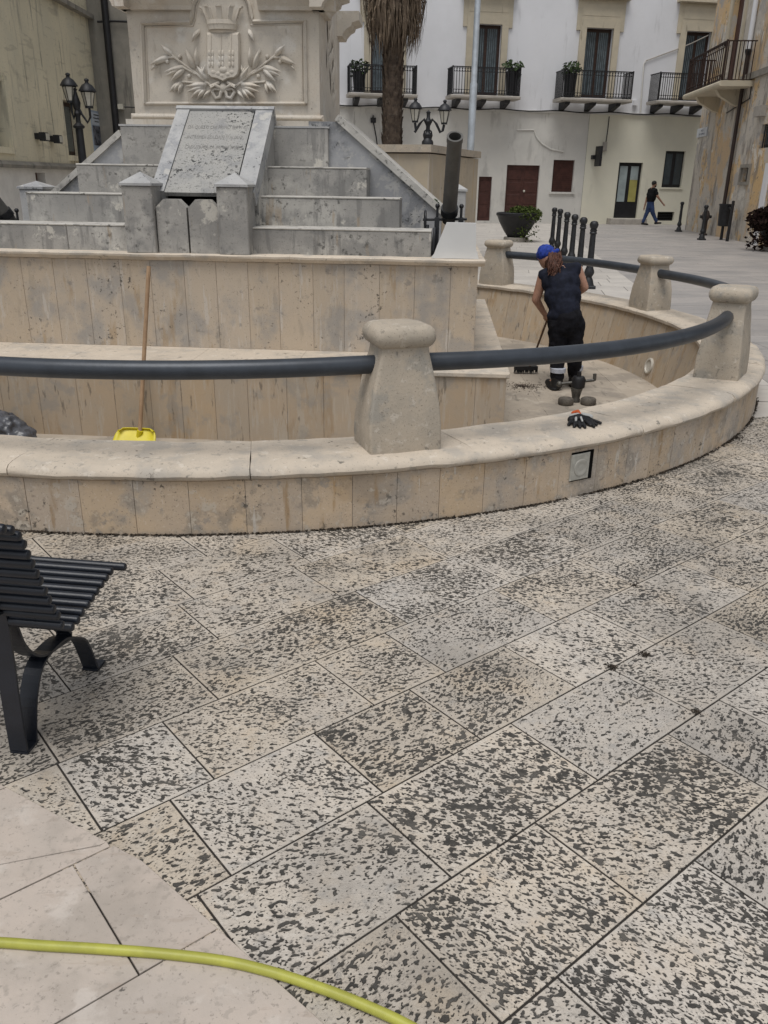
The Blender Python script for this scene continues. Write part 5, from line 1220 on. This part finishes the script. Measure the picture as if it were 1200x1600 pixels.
# litter bin at the corner house
def at_wall(px, b):
    """ground point b metres in front of the corner house wall under photo column px"""
    best = None
    for i in range(240):
        p = RF.w(i*.06, -b, 0); q = p-CC; x = 600+CF*q.dot(RT)/q.dot(FW)
        if best is None or abs(x-px) < best[0]: best = (abs(x-px), p)
    return best[1]
g = at_wall(1127, .40); lbin = empty('litter_bin', (g.x, g.y, 0), 'dark litter bin hung between two short posts by the drainpipe', 'litter bin')
MB().lathe((g.x, g.y, .42), [(.15, 0), (.19, .02), (.22, .62), (.235, .64), (.235, .68), (.2, .68), (.19, .5), (0, .5)], 18).build('bin_body', mat_cast, lbin, True)
for dx in (-.02, .33): MB().lathe((g.x-dx*.3, g.y+(.05 if dx < 0 else -.75), 0), [(.05, 0), (.045, 1.2 if dx > 0 else .43), (.0, 1.22 if dx > 0 else .44)], 10).build('bin_post', mat_black, lbin)
MB().tube([Vector((g.x-.10, g.y-.75, .95)), Vector((g.x, g.y-.2, 1.0))], .03, 8).build('bin_bracket', mat_black, lbin)
g = at_wall(1098, .30); hyd = empty('hydrant', (g.x, g.y, 0), 'small dark hydrant stub against the corner house wall', 'hydrant')
MB().lathe((g.x, g.y, 0), [(.14, 0), (.14, .05), (.09, .08), (.09, .5), (.13, .55), (.13, .7), (.08, .82), (0, .85)], 12).build('hydrant_body', flat('hydrant_rust', (.06, .045, .04), .7), hyd, True); MB().tube([Vector((g.x-.2, g.y, .62)), Vector((g.x+.2, g.y, .62))], .05, 8).build('hydrant_outlet', mat_cast, hyd)

# ------------------------------------------------------------------ bench
s0, s1 = gz(197, 886, .43), gz(0, 871, .43)
sdir = (s1-s0); sdir.z = 0; sdir.normalize()                     # slats run this way (to the left)
BO = gz(35, 1172); BO.z = 0
bdep = Vector((-sdir.y, sdir.x, 0)) 
if bdep.y < 0: bdep = -bdep
ben = empty('bench', BO, 'dark steel bench with round tubular slats cut by the left edge', 'bench')
class BFr: pass
def bplane(x, y, off):
    """pixel -> (depth d, z) in the vertical plane across the bench, off metres along the slats from the near foot"""
    p0 = BO+sdir*off; d = ray(x, y); t = (p0-CC).dot(sdir)/d.dot(sdir); p = CC+d*t; return (p-BO).dot(bdep), p.z
def BW(off, d, z): return BO+sdir*off+bdep*d+Vector((0, 0, z))
def strap(pts, off0, off1, th, name='leg'):
    """flat bar: polyline in the cross plane, width along the slats"""
    ps = [Vector(p) for p in pts]; L = []; Rr = []
    for i, p in enumerate(ps):
        t = (ps[min(i+1, len(ps)-1)]-ps[max(i-1, 0)]).normalized(); n = Vector((-t.y, t.x))*th/2; L.append(p+n); Rr.append(p-n)
    return MB().loft([[BW(off0, l.x, l.y), BW(off1, l.x, l.y), BW(off1, r.x, r.y), BW(off0, r.x, r.y)] for l, r in zip(L, Rr)]).build(name, mat_bench, ben)
def smooth_pts(pts, n=5):
    out = []; ps = [Vector(p) for p in pts]
    for i in range(len(ps)-1):
        a, b, c, d = ps[max(i-1, 0)], ps[i], ps[i+1], ps[min(i+2, len(ps)-1)]
        for k in range(n):
            t = k/n; out.append(.5*((2*b)+(-a+c)*t+(2*a-5*b+4*c-d)*t*t+(-a+3*b-3*c+d)*t**3))
    return out+[ps[-1]]
# seat slat ends from the photo; the overhang end plane lies off = SE from the foot
SE = (s0-BO).dot(sdir)
seat_px = [(197, 886), (176, 893), (169, 903), (162, 913), (154, 924), (147, 934), (140, 945), (131, 957), (124, 969), (115, 980)]
back_px = [(99, 977), (93, 962), (86, 952), (79.5, 938), (73, 924), (66, 908), (60, 897), (53, 881), (46.5, 867), (40, 851), (32, 838), (21, 829), (8, 827)]
sd_pts = [bplane(x, y, SE) for x, y in seat_px]; bk_pts = [bplane(x, y, SE) for x, y in back_px]
rs = .0138
def slat(d, z, name): 
    m = MB().tube([BW(SE, d, z), BW(SE+.002, d, z), BW(SE+.007, d, z), BW(SE+1.75, d, z)], [rs*.55, rs*.85, rs, rs], 12); return m.build(name, mat_bench, ben, True)
for d, z in sd_pts: slat(d, z, 'seat_slat')
for d, z in bk_pts: slat(d, z, 'back_slat')
print('BENCH', SE, [(round(d, 2), round(z, 2)) for d, z in sd_pts], [(round(d, 2), round(z, 2)) for d, z in bk_pts])
W0, W1 = -.028, .028
for off in (0.0, 1.2):
    a, b = off+W0, off+W1
    nf = bplane(30, 1172, 0)
    sd_mid = [(d, z-.02) for d, z in sd_pts]
    near = [nf, bplane(18, 1100, 0), bplane(8, 1030, 0), bplane(-4, 960, 0), (bk_pts[2][0]-.02, bk_pts[2][1]-.01), (bk_pts[6][0]-.025, bk_pts[6][1]), (bk_pts[11][0]-.025, bk_pts[11][1])]
    strap(smooth_pts(near), a, b, .008, 'back_leg')
    far = [(nf[0]+.012, .006), (nf[0]+.05, .006), bplane(45, 1090, 0), bplane(57, 1035, 0), bplane(88, 1000, 0), bplane(108, 996, 0), bplane(125, 1002, 0), bplane(137, 1028, 0)]
    fz = bplane(140, 1028, 0); far[-1] = (fz[0], .008)
    strap(smooth_pts([(nf[0]+.052, .010)]+far[2:]), a, b, .008, 'front_leg')
    strap([(nf[0]-.004, .005), (nf[0]+.056, .005)], a, b, .009, 'foot_plate'); strap([(fz[0]-.01, .005), (fz[0]+.055, .005)], a, b, .009, 'foot_plate')
    strap(smooth_pts([(bk_pts[3][0]-.02, bk_pts[3][1]), bplane(8, 965, 0), bplane(28, 1008, 0), bplane(52, 1024, 0), bplane(80, 1010, 0), bplane(100, 988, 0), (sd_pts[6][0], sd_pts[6][1]-.02), (sd_pts[0][0], sd_pts[0][1]-.02)]), a+.001, b-.001, .007, 'seat_strap')

# ------------------------------------------------------------------ hose
hp = [gz(-80, 1478), gz(0, 1479), gz(70, 1484), gz(140, 1488), gz(250, 1496), gz(350, 1508), gz(420, 1524), gz(480, 1543), gz(540, 1565), gz(620, 1600), gz(690, 1640), gz(780, 1700)]
hp = smooth_pts([(p.x, p.y) for p in hp], 6)
mat_hose = flat('yellow_hose', (.36, .36, .06), .45, 0, .5, .10, 14)
o = MB().tube([(p.x, p.y, .0125) for p in hp], .0115, 12).build('garden_hose', mat_hose, None, True); tag(o, 'yellow garden hose lying across the bottom of the paving', 'hose')

# ------------------------------------------------------------------ remeshed organic shapes
def organic(name, prims, mat, parent=None, vox=.012, smooth_it=4, disp=0.0):
    """prims: ('c', p0, r0, p1, r1) tapered capsule, ('e', centre, (rx,ry,rz)[, rotz, tilt]) ellipsoid; fused into one continuous surface"""
    m = MB()
    for p in prims:
        if p[0] == 'c':
            a, ra, b, rb = Vector(p[1]), p[2], Vector(p[3]), p[4]; d = b-a; L = max(d.length, 1e-4); ax = d/L; pr = []
            for i in range(7): t = -math.pi/2+math.pi/2*i/6; pr.append((max(ra*math.cos(t), .0005), ra*math.sin(t)))
            for i in range(7): t = math.pi/2*i/6; pr.append((max(rb*math.cos(t), .0005), L+rb*math.sin(t)))
            m.lathe(a, pr, 18, ax=ax)
        else:
            b0 = len(m.v); m.ball((0, 0, 0), 1, 20, 14); rot = p[3] if len(p) > 3 else Matrix.Identity(3)
            for i in range(b0, len(m.v)):
                v = m.v[i]; m.v[i] = Vector(p[1])+rot @ Vector((v.x*p[2][0], v.y*p[2][1], v.z*p[2][2]))
    o = m.build(name, mat, parent)
    md = o.modifiers.new('r', 'REMESH'); md.mode = 'VOXEL'; md.voxel_size = vox; md.use_smooth_shade = True
    if smooth_it: ms = o.modifiers.new('s', 'SMOOTH'); ms.iterations = smooth_it; ms.factor = .5
    bpy.context.view_layer.update(); dg = bpy.context.evaluated_depsgraph_get()
    me = bpy.data.meshes.new_from_object(o.evaluated_get(dg)); old = o.data; o.modifiers.clear(); o.data = me; bpy.data.meshes.remove(old)
    if not me.materials: me.materials.append(mat)
    if disp:
        for v in me.vertices: v.co += v.normal*noise.noise(v.co*18)*disp+v.normal*noise.noise(v.co*45)*disp*.4
    for p in me.polygons: p.use_smooth = True
    return o
mat_skin = flat('skin', (.42, .235, .165), .55, 0, .4, .08, 20)
mat_skin2 = flat('skin_far', (.27, .15, .10), .6, 0, .4, .08, 20)
mat_vest = flat('navy_cloth', (.010, .012, .022), .85, 0, .2, .3, 14, bump=.5, bs=25)
mat_trous = flat('black_cloth', (.008, .008, .011), .9, 0, .2, .3, 14, bump=.5, bs=25)
mat_boot = flat('black_leather', (.010, .010, .011), .55, 0, .4, .2, 20)
mat_refl = flat('reflective_band', (.42, .44, .50), .5, 0, .5, .1, 30)
mat_hair = flat('brown_hair', (.075, .030, .018), .6, 0, .4, .4, 30, bump=.6, bs=60)
mat_band = flat('blue_bandana', (.020, .045, .26), .8, 0, .25, .35, 25, bump=.5, bs=30)
# --- sweeping worker in the basin
fl_ = gz(869, 611, ZF); frt = gz(898, 607, ZF); WY = (fl_.y+frt.y)/2
def wk(x, y, dy=0.0): return gy(x, y, WY+dy)
wp = empty('person', (WY*0+fl_.x*.5+frt.x*.5, WY, ZF), 'worker in navy sleeveless top and blue bandana sweeping the basin, seen from behind', 'person')
LH = wk(871, 505, .02); RH = wk(899, 505, .02); LK = wk(870, 556, .05); RK = wk(897, 553, .04); LA = Vector((fl_.x+.01, fl_.y+.06, ZF+.09)); RA = Vector((frt.x, frt.y+.06, ZF+.09))
LS = wk(849, 432, .20); RS = wk(901, 421, .20); NK = wk(868, 417, .27); HD = wk(855, 402, .36); LE = wk(837.5, 468, .24); RE = wk(913, 449, .22); LHa = wk(851, 491, .40); RHa = wk(874, 478, .46); CH_ = wk(876, 445, .16); WA = wk(883, 482, .05)
prims = [('c', WA, .105, CH_, .115), ('c', LS, .055, RS, .055), ('c', CH_, .12, (LS+RS)/2, .10), ('c', (LS+RS)/2, .06, HD, .05), ('e', HD, (.082, .105, .115)),
         ('c', LS, .056, LE, .042), ('c', LE, .042, LHa, .027), ('c', RS, .058, RE, .043), ('c', RE, .043, RHa, .027),
         ('c', WA, .10, (LH+RH)/2, .11), ('c', LH, .078, LK, .056), ('c', LK, .055, LA, .038), ('c', RH, .082, RK, .056), ('c', RK, .055, RA, .038), ('c', LA, .04, LA+Vector((-.05, .13, -.055)), .03), ('c', RA, .04, RA+Vector((.03, .14, -.055)), .03)]
fd = (HD-NK).normalized(); face = HD+Vector((-.045, .08, -.04))
prims += [('c', face, .018, face+Vector((-.01, .025, -.012)), .012), ('c', HD+Vector((-.08, 0, -.01)), .018, HD+Vector((-.082, .0, .02)), .014), ('c', HD+Vector((.08, .02, -.01)), .018, HD+Vector((.082, .02, .02)), .014)]
broom0 = wk(866, 470, .45); broom1 = gz(826, 584, ZF); broom1.z = ZF+.05
bd_ = (broom1-broom0).normalized()
for hand, e in ((LHa, LE), (RHa, RE)):
    fw_ = (hand-e).normalized(); t = ((hand-broom0).dot(bd_)); on = broom0+bd_*t; pal_ = hand+fw_*.03
    prims.append(('c', hand, .026, pal_, .028)); side = fw_.cross(bd_).normalized()
    for q in range(4):
        k0 = pal_+bd_*(q*.019-.028)+side*.018; k1 = k0+fw_*.035+side*.012; k2 = k1+fw_*.012-side*.030
        prims += [('c', k0, .0095, k1, .009), ('c', k1, .009, k2, .008)]
    prims += [('c', pal_-bd_*.02, .011, pal_-bd_*.045-side*.03+fw_*.02, .009)]
body = organic('body', prims, mat_skin, wp, .0105, 3)
vest = organic('vest', [('c', WA-Vector((0, 0, .03)), .150, CH_, .150), ('c', CH_, .148, (LS+RS)/2+Vector((0, 0, -.02)), .118), ('c', LS+(RS-LS)*.06, .076, RS+(LS-RS)*.06, .076), ('e', (CH_+WA)/2, (.185, .135, .16)), ('e', CH_+Vector((0, .0, .02)), (.195, .135, .13)), ('e', WA-Vector((0, 0, .07)), (.172, .150, .10))], mat_vest, wp, .012, 3, .008)
trs = organic('trousers', [('e', (LH+RH)/2+Vector((0, 0, .04)), (.158, .140, .15)), ('c', WA-Vector((0, 0, .04)), .125, (LH+RH)/2, .135), ('c', LH, .094, LK, .078), ('c', LK, .080, LA+Vector((0, 0, .045)), .066), ('c', RH, .094, RK, .078), ('c', RK, .080, RA+Vector((0, 0, .045)), .066)], mat_trous, wp, .012, 3, .012)
for A in (LA, RA):
    MB().lathe(A+Vector((0, -.002, .085)), [(.066, 0), (.076, .004), (.077, .045), (.066, .05)], 18).build('reflective_band', mat_refl, wp, True)
for A, dx in ((LA, -.05), (RA, .02)):
    organic('boot', [('c', A+Vector((0, 0, .07)), .060, A+Vector((0, -.01, -.03)), .060), ('c', A+Vector((0, -.025, -.04)), .050, A+Vector((dx, .16, -.052)), .038), ('e', A+Vector((dx*.5, .06, -.075)), (.055, .14, .017))], mat_boot, wp, .010, 2)
organic('hair', [('e', HD+Vector((.035, -.035, -.02)), (.085, .095, .11)), ('c', HD+Vector((.055, -.06, -.02)), .070, wk(866, 424, .18), .062), ('c', wk(864, 416, .15), .065, wk(866, 434, .10), .036)], mat_hair, wp, .010, 2, .012)
organic('bandana', [('e', HD+Vector((-.014, .0, .040)), (.090, .112, .086)), ('e', HD+Vector((-.02, .05, .025)), (.082, .085, .078)), ('c', HD+Vector((.05, -.08, .05)), .026, HD+Vector((.075, -.10, .075)), .020)], mat_band, wp, .010, 2, .010)
hs_ = MB(); rn = random.Random(17)
for i in range(150):
    t = rn.uniform(-.9, 2.2); st = HD+Vector((.035+.085*math.cos(t), -.035-.095*abs(math.sin(t)), rn.uniform(-.05, .06))); en = wk(866+rn.uniform(-10, 9), 424+rn.uniform(-6, 8), .08+rn.uniform(-.02, .05)); md_ = (st+en)/2+Vector((rn.uniform(-.02, .03), rn.uniform(-.045, -.01), rn.uniform(-.01, .03)))
    hs_.tube([st, md_, en+(md_-en)*.25+Vector((rn.uniform(-.015, .015), 0, 0)), en], [.007, .009, .006, .001], 5)
hs_.build('hair_strands', mat_hair, wp, True)
# broom
br = empty('broom', (broom1.x, broom1.y, ZF), 'dark broom with thin wooden handle held by the worker', 'broom')
MB().tube([broom0-bd_*.25, broom1], .011, 10).build('handle', flat('brown_handle', (.10, .055, .03), .6), br, True)
hw = .11; fx_ = Frame((broom1.x, broom1.y, 0), R(5)); MB().box(fx_, -.16, .09, -.03, .03, ZF+.045, ZF+.085).build('head', mat_boot, br)
bb = MB()
for i in range(120):
    a = rnd.uniform(-.16, .09); b = rnd.uniform(-.028, .028); p = fx_.w(a, b, ZF+.046); q = fx_.w(a*1.04, b*1.4, ZF+.002); bb.add([p-Vector((.004, 0, 0)), p+Vector((.004, 0, 0)), q], [(0, 1, 2)])
o = bb.build('bristles', mat_boot, br); o['kind'] = 'stuff'
# swept dirt
dp = gz(818, 604, ZF); dm = MB(); rn = random.Random(11)
for i in range(420):
    a, r_ = rn.random()*6.28, abs(rn.gauss(0, .10)); p = Vector((dp.x+r_*math.cos(a)*1.5, dp.y+r_*math.sin(a)*1.2, ZF+.004)); s = rn.uniform(.004, .013); u = Vector((rn.gauss(0, 1), rn.gauss(0, 1), .3)).normalized()*s; v = Vector((-u.y, u.x, s*.5))*.6
    dm.add([p-u, p+v, p+u, p-v+Vector((0, 0, s*.6))], [(0, 1, 2), (0, 2, 3)])
o = dm.build('swept_dirt', flat('dirt_dark', (.05, .035, .026), .95, nv=.4, ns=60)); tag(o, 'small heap of swept dark dirt beside the broom', 'dirt', kind='stuff')
# fountain nozzle fitting on the floor
nz = gz(899, 628, ZF); nf_ = empty('fountain_fitting', (nz.x, nz.y, ZF), 'dark metal nozzle fitting with crossbar and two round weights on the basin floor', 'fitting')
mat_brass = flat('dull_fitting', (.10, .095, .085), .5, .4, .5, .25, 25); mat_conc = stone('weight_concrete', (.13, .115, .095), (.08, .07, .06), 12, [dict(s=40, t=.58, w=.06, c=(.04, .035, .03), a=.7)], var=None)
Z_ = ZF
def nzp(x, y): return gy(x, y, nz.y)
MB().lathe((nz.x, nz.y, Z_), [(.040, 0), (.040, .02), (.036, .04), (.046, .09), (.056, .13), (.05, .145), (0, .145)], 20).build('nozzle_foot', mat_brass, nf_, True)
MB().lathe((nz.x+.01, nz.y, Z_+.13), [(.045, 0), (.062, .015), (.066, .09), (.05, .115), (.02, .12), (.018, .16), (0, .16)], 18).build('nozzle_body', mat_black, nf_, True)
q0 = nzp(874, 600); q1 = nzp(927, 594); MB().tube([q0, q1], .014, 10).build('crossbar', mat_brass, nf_, True)
MB().tube([q1, q1+Vector((.012, 0, .0)), nzp(929.5, 584)], .016, 10).build('bar_elbow', mat_brass, nf_, True); MB().ball(q0, .028).build('bar_end', mat_brass, nf_, True)
for x in (883, 918):
    p = gz(x, 631, ZF); MB().lathe((p.x, p.y-.02, ZF), [(.066, 0), (.072, .01), (.072, .05), (.062, .062), (0, .062)], 20).build('weight', mat_conc, nf_, True)
# work gloves on the coping
gp = gz(912, 664, .352); gl = empty('work_gloves', (gp.x, gp.y, .352), 'pair of black and white work gloves with orange cuff on the coping', 'gloves')
def gq(x, y, h=0.0): p = gz(x, y, .352); return Vector((p.x, p.y, .352+h))
blk = [('c', gq(892, 661, .02), .022, gq(905, 660, .026), .026)]
for x0, y0, x1, y1 in ((893, 662, 888, 666), (898, 664, 897, 669), (904, 665, 906, 670), (909, 664, 914, 670), (912, 661, 922, 667), (916, 660, 932, 666), (918, 659, 938, 663.5), (920, 661, 928, 669)):
    blk.append(('c', gq(x0, y0, .018), .012, gq(x1, y1, .010), .009))
blk += [('c', gq(905, 661, .028), .022, gq(918, 660, .02), .018)]
organic('glove_palms', blk, mat_boot, gl, .004, 2)
organic('glove_backs', [('c', gq(893, 657, .022), .018, gq(902, 657, .026), .02), ('c', gq(910, 655, .022), .018, gq(922, 656, .018), .016), ('c', gq(899, 660, .035), .008, gq(899, 665, .03), .007), ('c', gq(906, 661, .04), .007, gq(909, 666, .03), .006)], flat('glove_white', (.45, .45, .43), .8), gl, .004, 2)
organic('glove_cuff', [('c', gq(895, 651, .022), .012, gq(902, 651, .03), .013), ('c', gq(902, 652, .03), .012, gq(907, 655, .026), .009)], flat('glove_orange', (.55, .10, .02), .7), gl, .004, 2)
# shovel leaning on the monument plinth
sb = MF.px(213, 690, b_lo-.20); yb_ = MF.w(sb[0], b_lo-.20, 0)
shv = empty('shovel', (yb_.x, yb_.y, ZF), 'yellow plastic shovel with long wooden handle leaning on the plinth', 'shovel')
bt_ = b_lo+.15; ht = MF.px(232.5, 416, bt_); htop = MF.w(ht[0], bt_, ht[1]); hb = MF.px(219, 668, b_lo-.15); hbot = MF.w(hb[0], b_lo-.15, hb[1])
mat_hand = stone('ash_wood', (.36, .24, .145), (.28, .18, .105), 6, [dict(s=(40, 40, 3), t=.56, w=.1, c=(.20, .125, .07), a=.5)], var=None, rough=.7)
MB().tube([hbot-(htop-hbot).normalized()*.05, hbot, htop], .0155, 12).build('handle', mat_hand, shv, True)
mat_yp = flat('yellow_plastic', (.62, .52, .015), .4, 0, .5, .05, 10)
bw0 = MF.px(187, 672, b_lo-.12)[0]; bw1 = MF.px(246, 672, b_lo-.12)[0]; zt_b = MF.px(215, 667, b_lo-.12)[1]
cxs = (bw0+bw1)/2; hwid = (bw1-bw0)/2; Ls = zt_b-ZF
rows = []
for i in range(9):
    t = i/8; row = []
    for j in range(13):
        s = j/12*2-1; wd_ = hwid*(.86+.14*min(1, t*3))*(1+.16*t); edge = abs(s)**6
        b = b_lo-.12-.10*t-edge*.035*(1-t*.4)-(.03 if i == 0 else 0)
        row.append(MF.w(cxs-.01*t+s*wd_, b, zt_b-Ls*t*.98-(.018 if (i == 0 and abs(s) > .9) else 0)))
    rows.append(row)
bl = MB(); bl.loft(rows, caps=False, closed=False); o = bl.build('blade', mat_yp, shv, True); md = o.modifiers.new('t', 'SOLIDIFY'); md.thickness = .006; md.offset = 0
MB().tube([hbot+Vector((0, -.014, -.02)), MF.w(cxs, b_lo-.165, zt_b-.10), MF.w(cxs, b_lo-.20, zt_b-.20)], [.022, .016, .006], 10).build('socket_rib', mat_yp, shv, True)
# rubbish bag
gb = MF.px(10, 690, b_lo-.28); gc = MF.w(gb[0], b_lo-.28, 0); zbt = MF.px(8, 640, b_lo-.28)[1]
hB = zbt-ZF
bag = organic('rubbish_bag', [('e', Vector((gc.x-.12, gc.y+.02, ZF+hB*.42)), (.26, .22, hB*.44)), ('e', Vector((gc.x+.03, gc.y, ZF+hB*.26)), (.20, .18, hB*.27)), ('e', Vector((gc.x-.20, gc.y+.02, ZF+hB*.70)), (.17, .15, hB*.30)), ('c', Vector((gc.x-.24, gc.y, ZF+hB*.9)), .05, Vector((gc.x-.25, gc.y, ZF+hB*1.2)), .03)], flat('grey_polythene', (.075, .078, .088), .34, 0, .55, .35, 8), None, .014, 2, .03)
tag(bag, 'dark plastic rubbish bag in the basin at the left edge', 'rubbish bag')
# --- walking man by the white house
MY = 37.3
def mk(x, y, dy=0.0): return gy(990+x/16, 270+y/16, MY+dy)
mp_ = empty('person', (mk(400, 1300).x, MY, 0), 'man in black t-shirt and jeans walking past the glass door', 'person')
HDm, NKm, SLm, SRm, HPm = mk(520, 285), mk(495, 385), mk(410, 445, .1), mk(540, 445, -.12), mk(425, 720)
LKm, LFm, RKm, RFm = mk(340, 985, .05), mk(235, 1250, .05), mk(480, 1000, -.05), mk(560, 1240, -.05)
LEm, LHm, REm, RHm = mk(330, 640, .2), mk(270, 860, .2), mk(605, 600, -.2), mk(735, 775, -.2)
LFm.z = max(LFm.z, .10); RFm.z = max(RFm.z, .10)
pr_ = [('e', HDm, (.095, .085, .125)), ('c', NKm, .06, HDm, .055), ('c', SLm, .08, SRm, .08), ('c', (SLm+SRm)/2, .15, HPm, .14), ('c', SLm, .06, LEm, .048), ('c', LEm, .045, LHm, .032), ('c', SRm, .062, REm, .05), ('c', REm, .046, RHm, .032),
       ('c', HPm, .12, LKm, .07), ('c', LKm, .068, LFm, .045), ('c', HPm, .12, RKm, .07), ('c', RKm, .068, RFm, .045), ('c', HDm+Vector((.09, 0, -.02)), .02, HDm+Vector((.11, 0, -.03)), .015), ('c', LFm, .04, LFm+Vector((.16, 0, -.07)), .03), ('c', RFm, .04, RFm+Vector((.18, 0, -.02)), .03)]
for hnd, e in ((LHm, LEm), (RHm, REm)):
    d = (hnd-e).normalized(); s_ = d.cross(Vector((0, 1, 0))).normalized()
    pr_.append(('c', hnd, .032, hnd+d*.07, .034))
    for q in range(4): b0 = hnd+d*.08+Vector((0, (q-1.5)*.020, 0)); pr_.append(('c', b0, .011, b0+d*(.075-.008*abs(q-1.5))+s_*.02, .009))
    pr_.append(('c', hnd+d*.02, .012, hnd+d*.07+s_*.055, .010))
organic('body', pr_, mat_skin2, mp_, .016, 2)
organic('t_shirt', [('c', (SLm+SRm)/2-Vector((0, 0, .03)), .175, HPm+Vector((0, 0, .06)), .165), ('c', SLm, .10, SRm, .10), ('c', SLm, .085, SLm+(LEm-SLm)*.55, .075), ('c', SRm, .085, SRm+(REm-SRm)*.55, .078), ('e', ((SLm+SRm)/2+HPm)/2, (.20, .19, .28))], flat('black_tshirt', (.006, .006, .007), .9, spec=.2), mp_, .018, 2, .01)
organic('jeans', [('c', HPm+Vector((0, 0, .05)), .155, HPm, .15), ('c', HPm, .135, LKm, .088), ('c', LKm, .086, LFm+Vector((0, 0, .05)), .066), ('c', HPm, .135, RKm, .088), ('c', RKm, .086, RFm+Vector((0, 0, .05)), .066)], flat('blue_denim', (.030, .050, .115), .85, spec=.2, nv=.25, ns=5), mp_, .018, 2, .01)
organic('hair', [('e', HDm+Vector((-.015, 0, .04)), (.105, .098, .105)), ('e', HDm+Vector((.045, 0, -.075)), (.055, .07, .055))], flat('black_hair', (.010, .008, .007), .7), mp_, .014, 2)
for A, up_ in ((LFm, -.06), (RFm, -.03)):
    organic('shoe', [('c', A+Vector((-.03, 0, -.03)), .05, A+Vector((.20, 0, -.06 if up_ < -.05 else -.02)), .038), ('c', A, .055, A+Vector((0, 0, -.03)), .05)], mat_boot, mp_, .014, 2)
# ------------------------------------------------------------------ dirt and weeds in the joints
mat_dirt = flat('joint_dirt', (.035, .026, .018), .95, nv=.5, ns=50)
def clump(px, py, rad, n, lab, seed):
    rn = random.Random(seed); c = gz(px, py); m = MB()
    for i in range(n):
        a, r_ = rn.random()*6.28, abs(rn.gauss(0, rad)); p = Vector((c.x+r_*math.cos(a), c.y+r_*math.sin(a), .002+rn.random()*.004)); s = rn.uniform(.0015, .006)
        u = Vector((rn.gauss(0, 1), rn.gauss(0, 1), rn.gauss(0, .4))).normalized()*s; v = Vector((-u.y, u.x, s*.4))*.7
        m.add([p-u, p+v, p+u, p-v], [(0, 1, 2, 3)])
    o = m.build('dirt_clump', mat_dirt); tag(o, lab, 'dirt', kind='stuff')
clump(956, 1043, .014, 160, 'small dark clump of moss where four paving joints meet', 1)
clump(1008, 1024, .012, 120, 'dark spot of dirt on the paving beside the moss clump', 2)
clump(1088, 1113, .010, 80, 'dark crumbs of dirt in a paving joint at right', 3)
clump(992, 915, .010, 70, 'brown dry bits in a paving joint near the right', 4)
clump(1150, 685, .05, 260, 'dry leaf litter gathered at the right foot of the fountain wall', 5)
dm = MB(); rn = random.Random(21)
for i in range(4200):
    a = R(rn.uniform(-125, -20)); r_ = RO+.002+abs(rn.gauss(0, .009)); p = Vector((CX+r_*math.cos(a), CY+r_*math.sin(a), .003+rn.random()*.004)); s = rn.uniform(.003, .011)
    if noise.noise(p*2.5) < -.25 and rn.random() < .8: continue
    u = Vector((rn.gauss(0, 1), rn.gauss(0, 1), .3)).normalized()*s; v = Vector((-u.y, u.x, s*.4))*.7; dm.add([p-u, p+v, p+u, p-v], [(0, 1, 2, 3)])
o = dm.build('wall_foot_dirt', mat_dirt); tag(o, 'dark line of dirt along the foot of the fountain wall', 'dirt', kind='stuff')
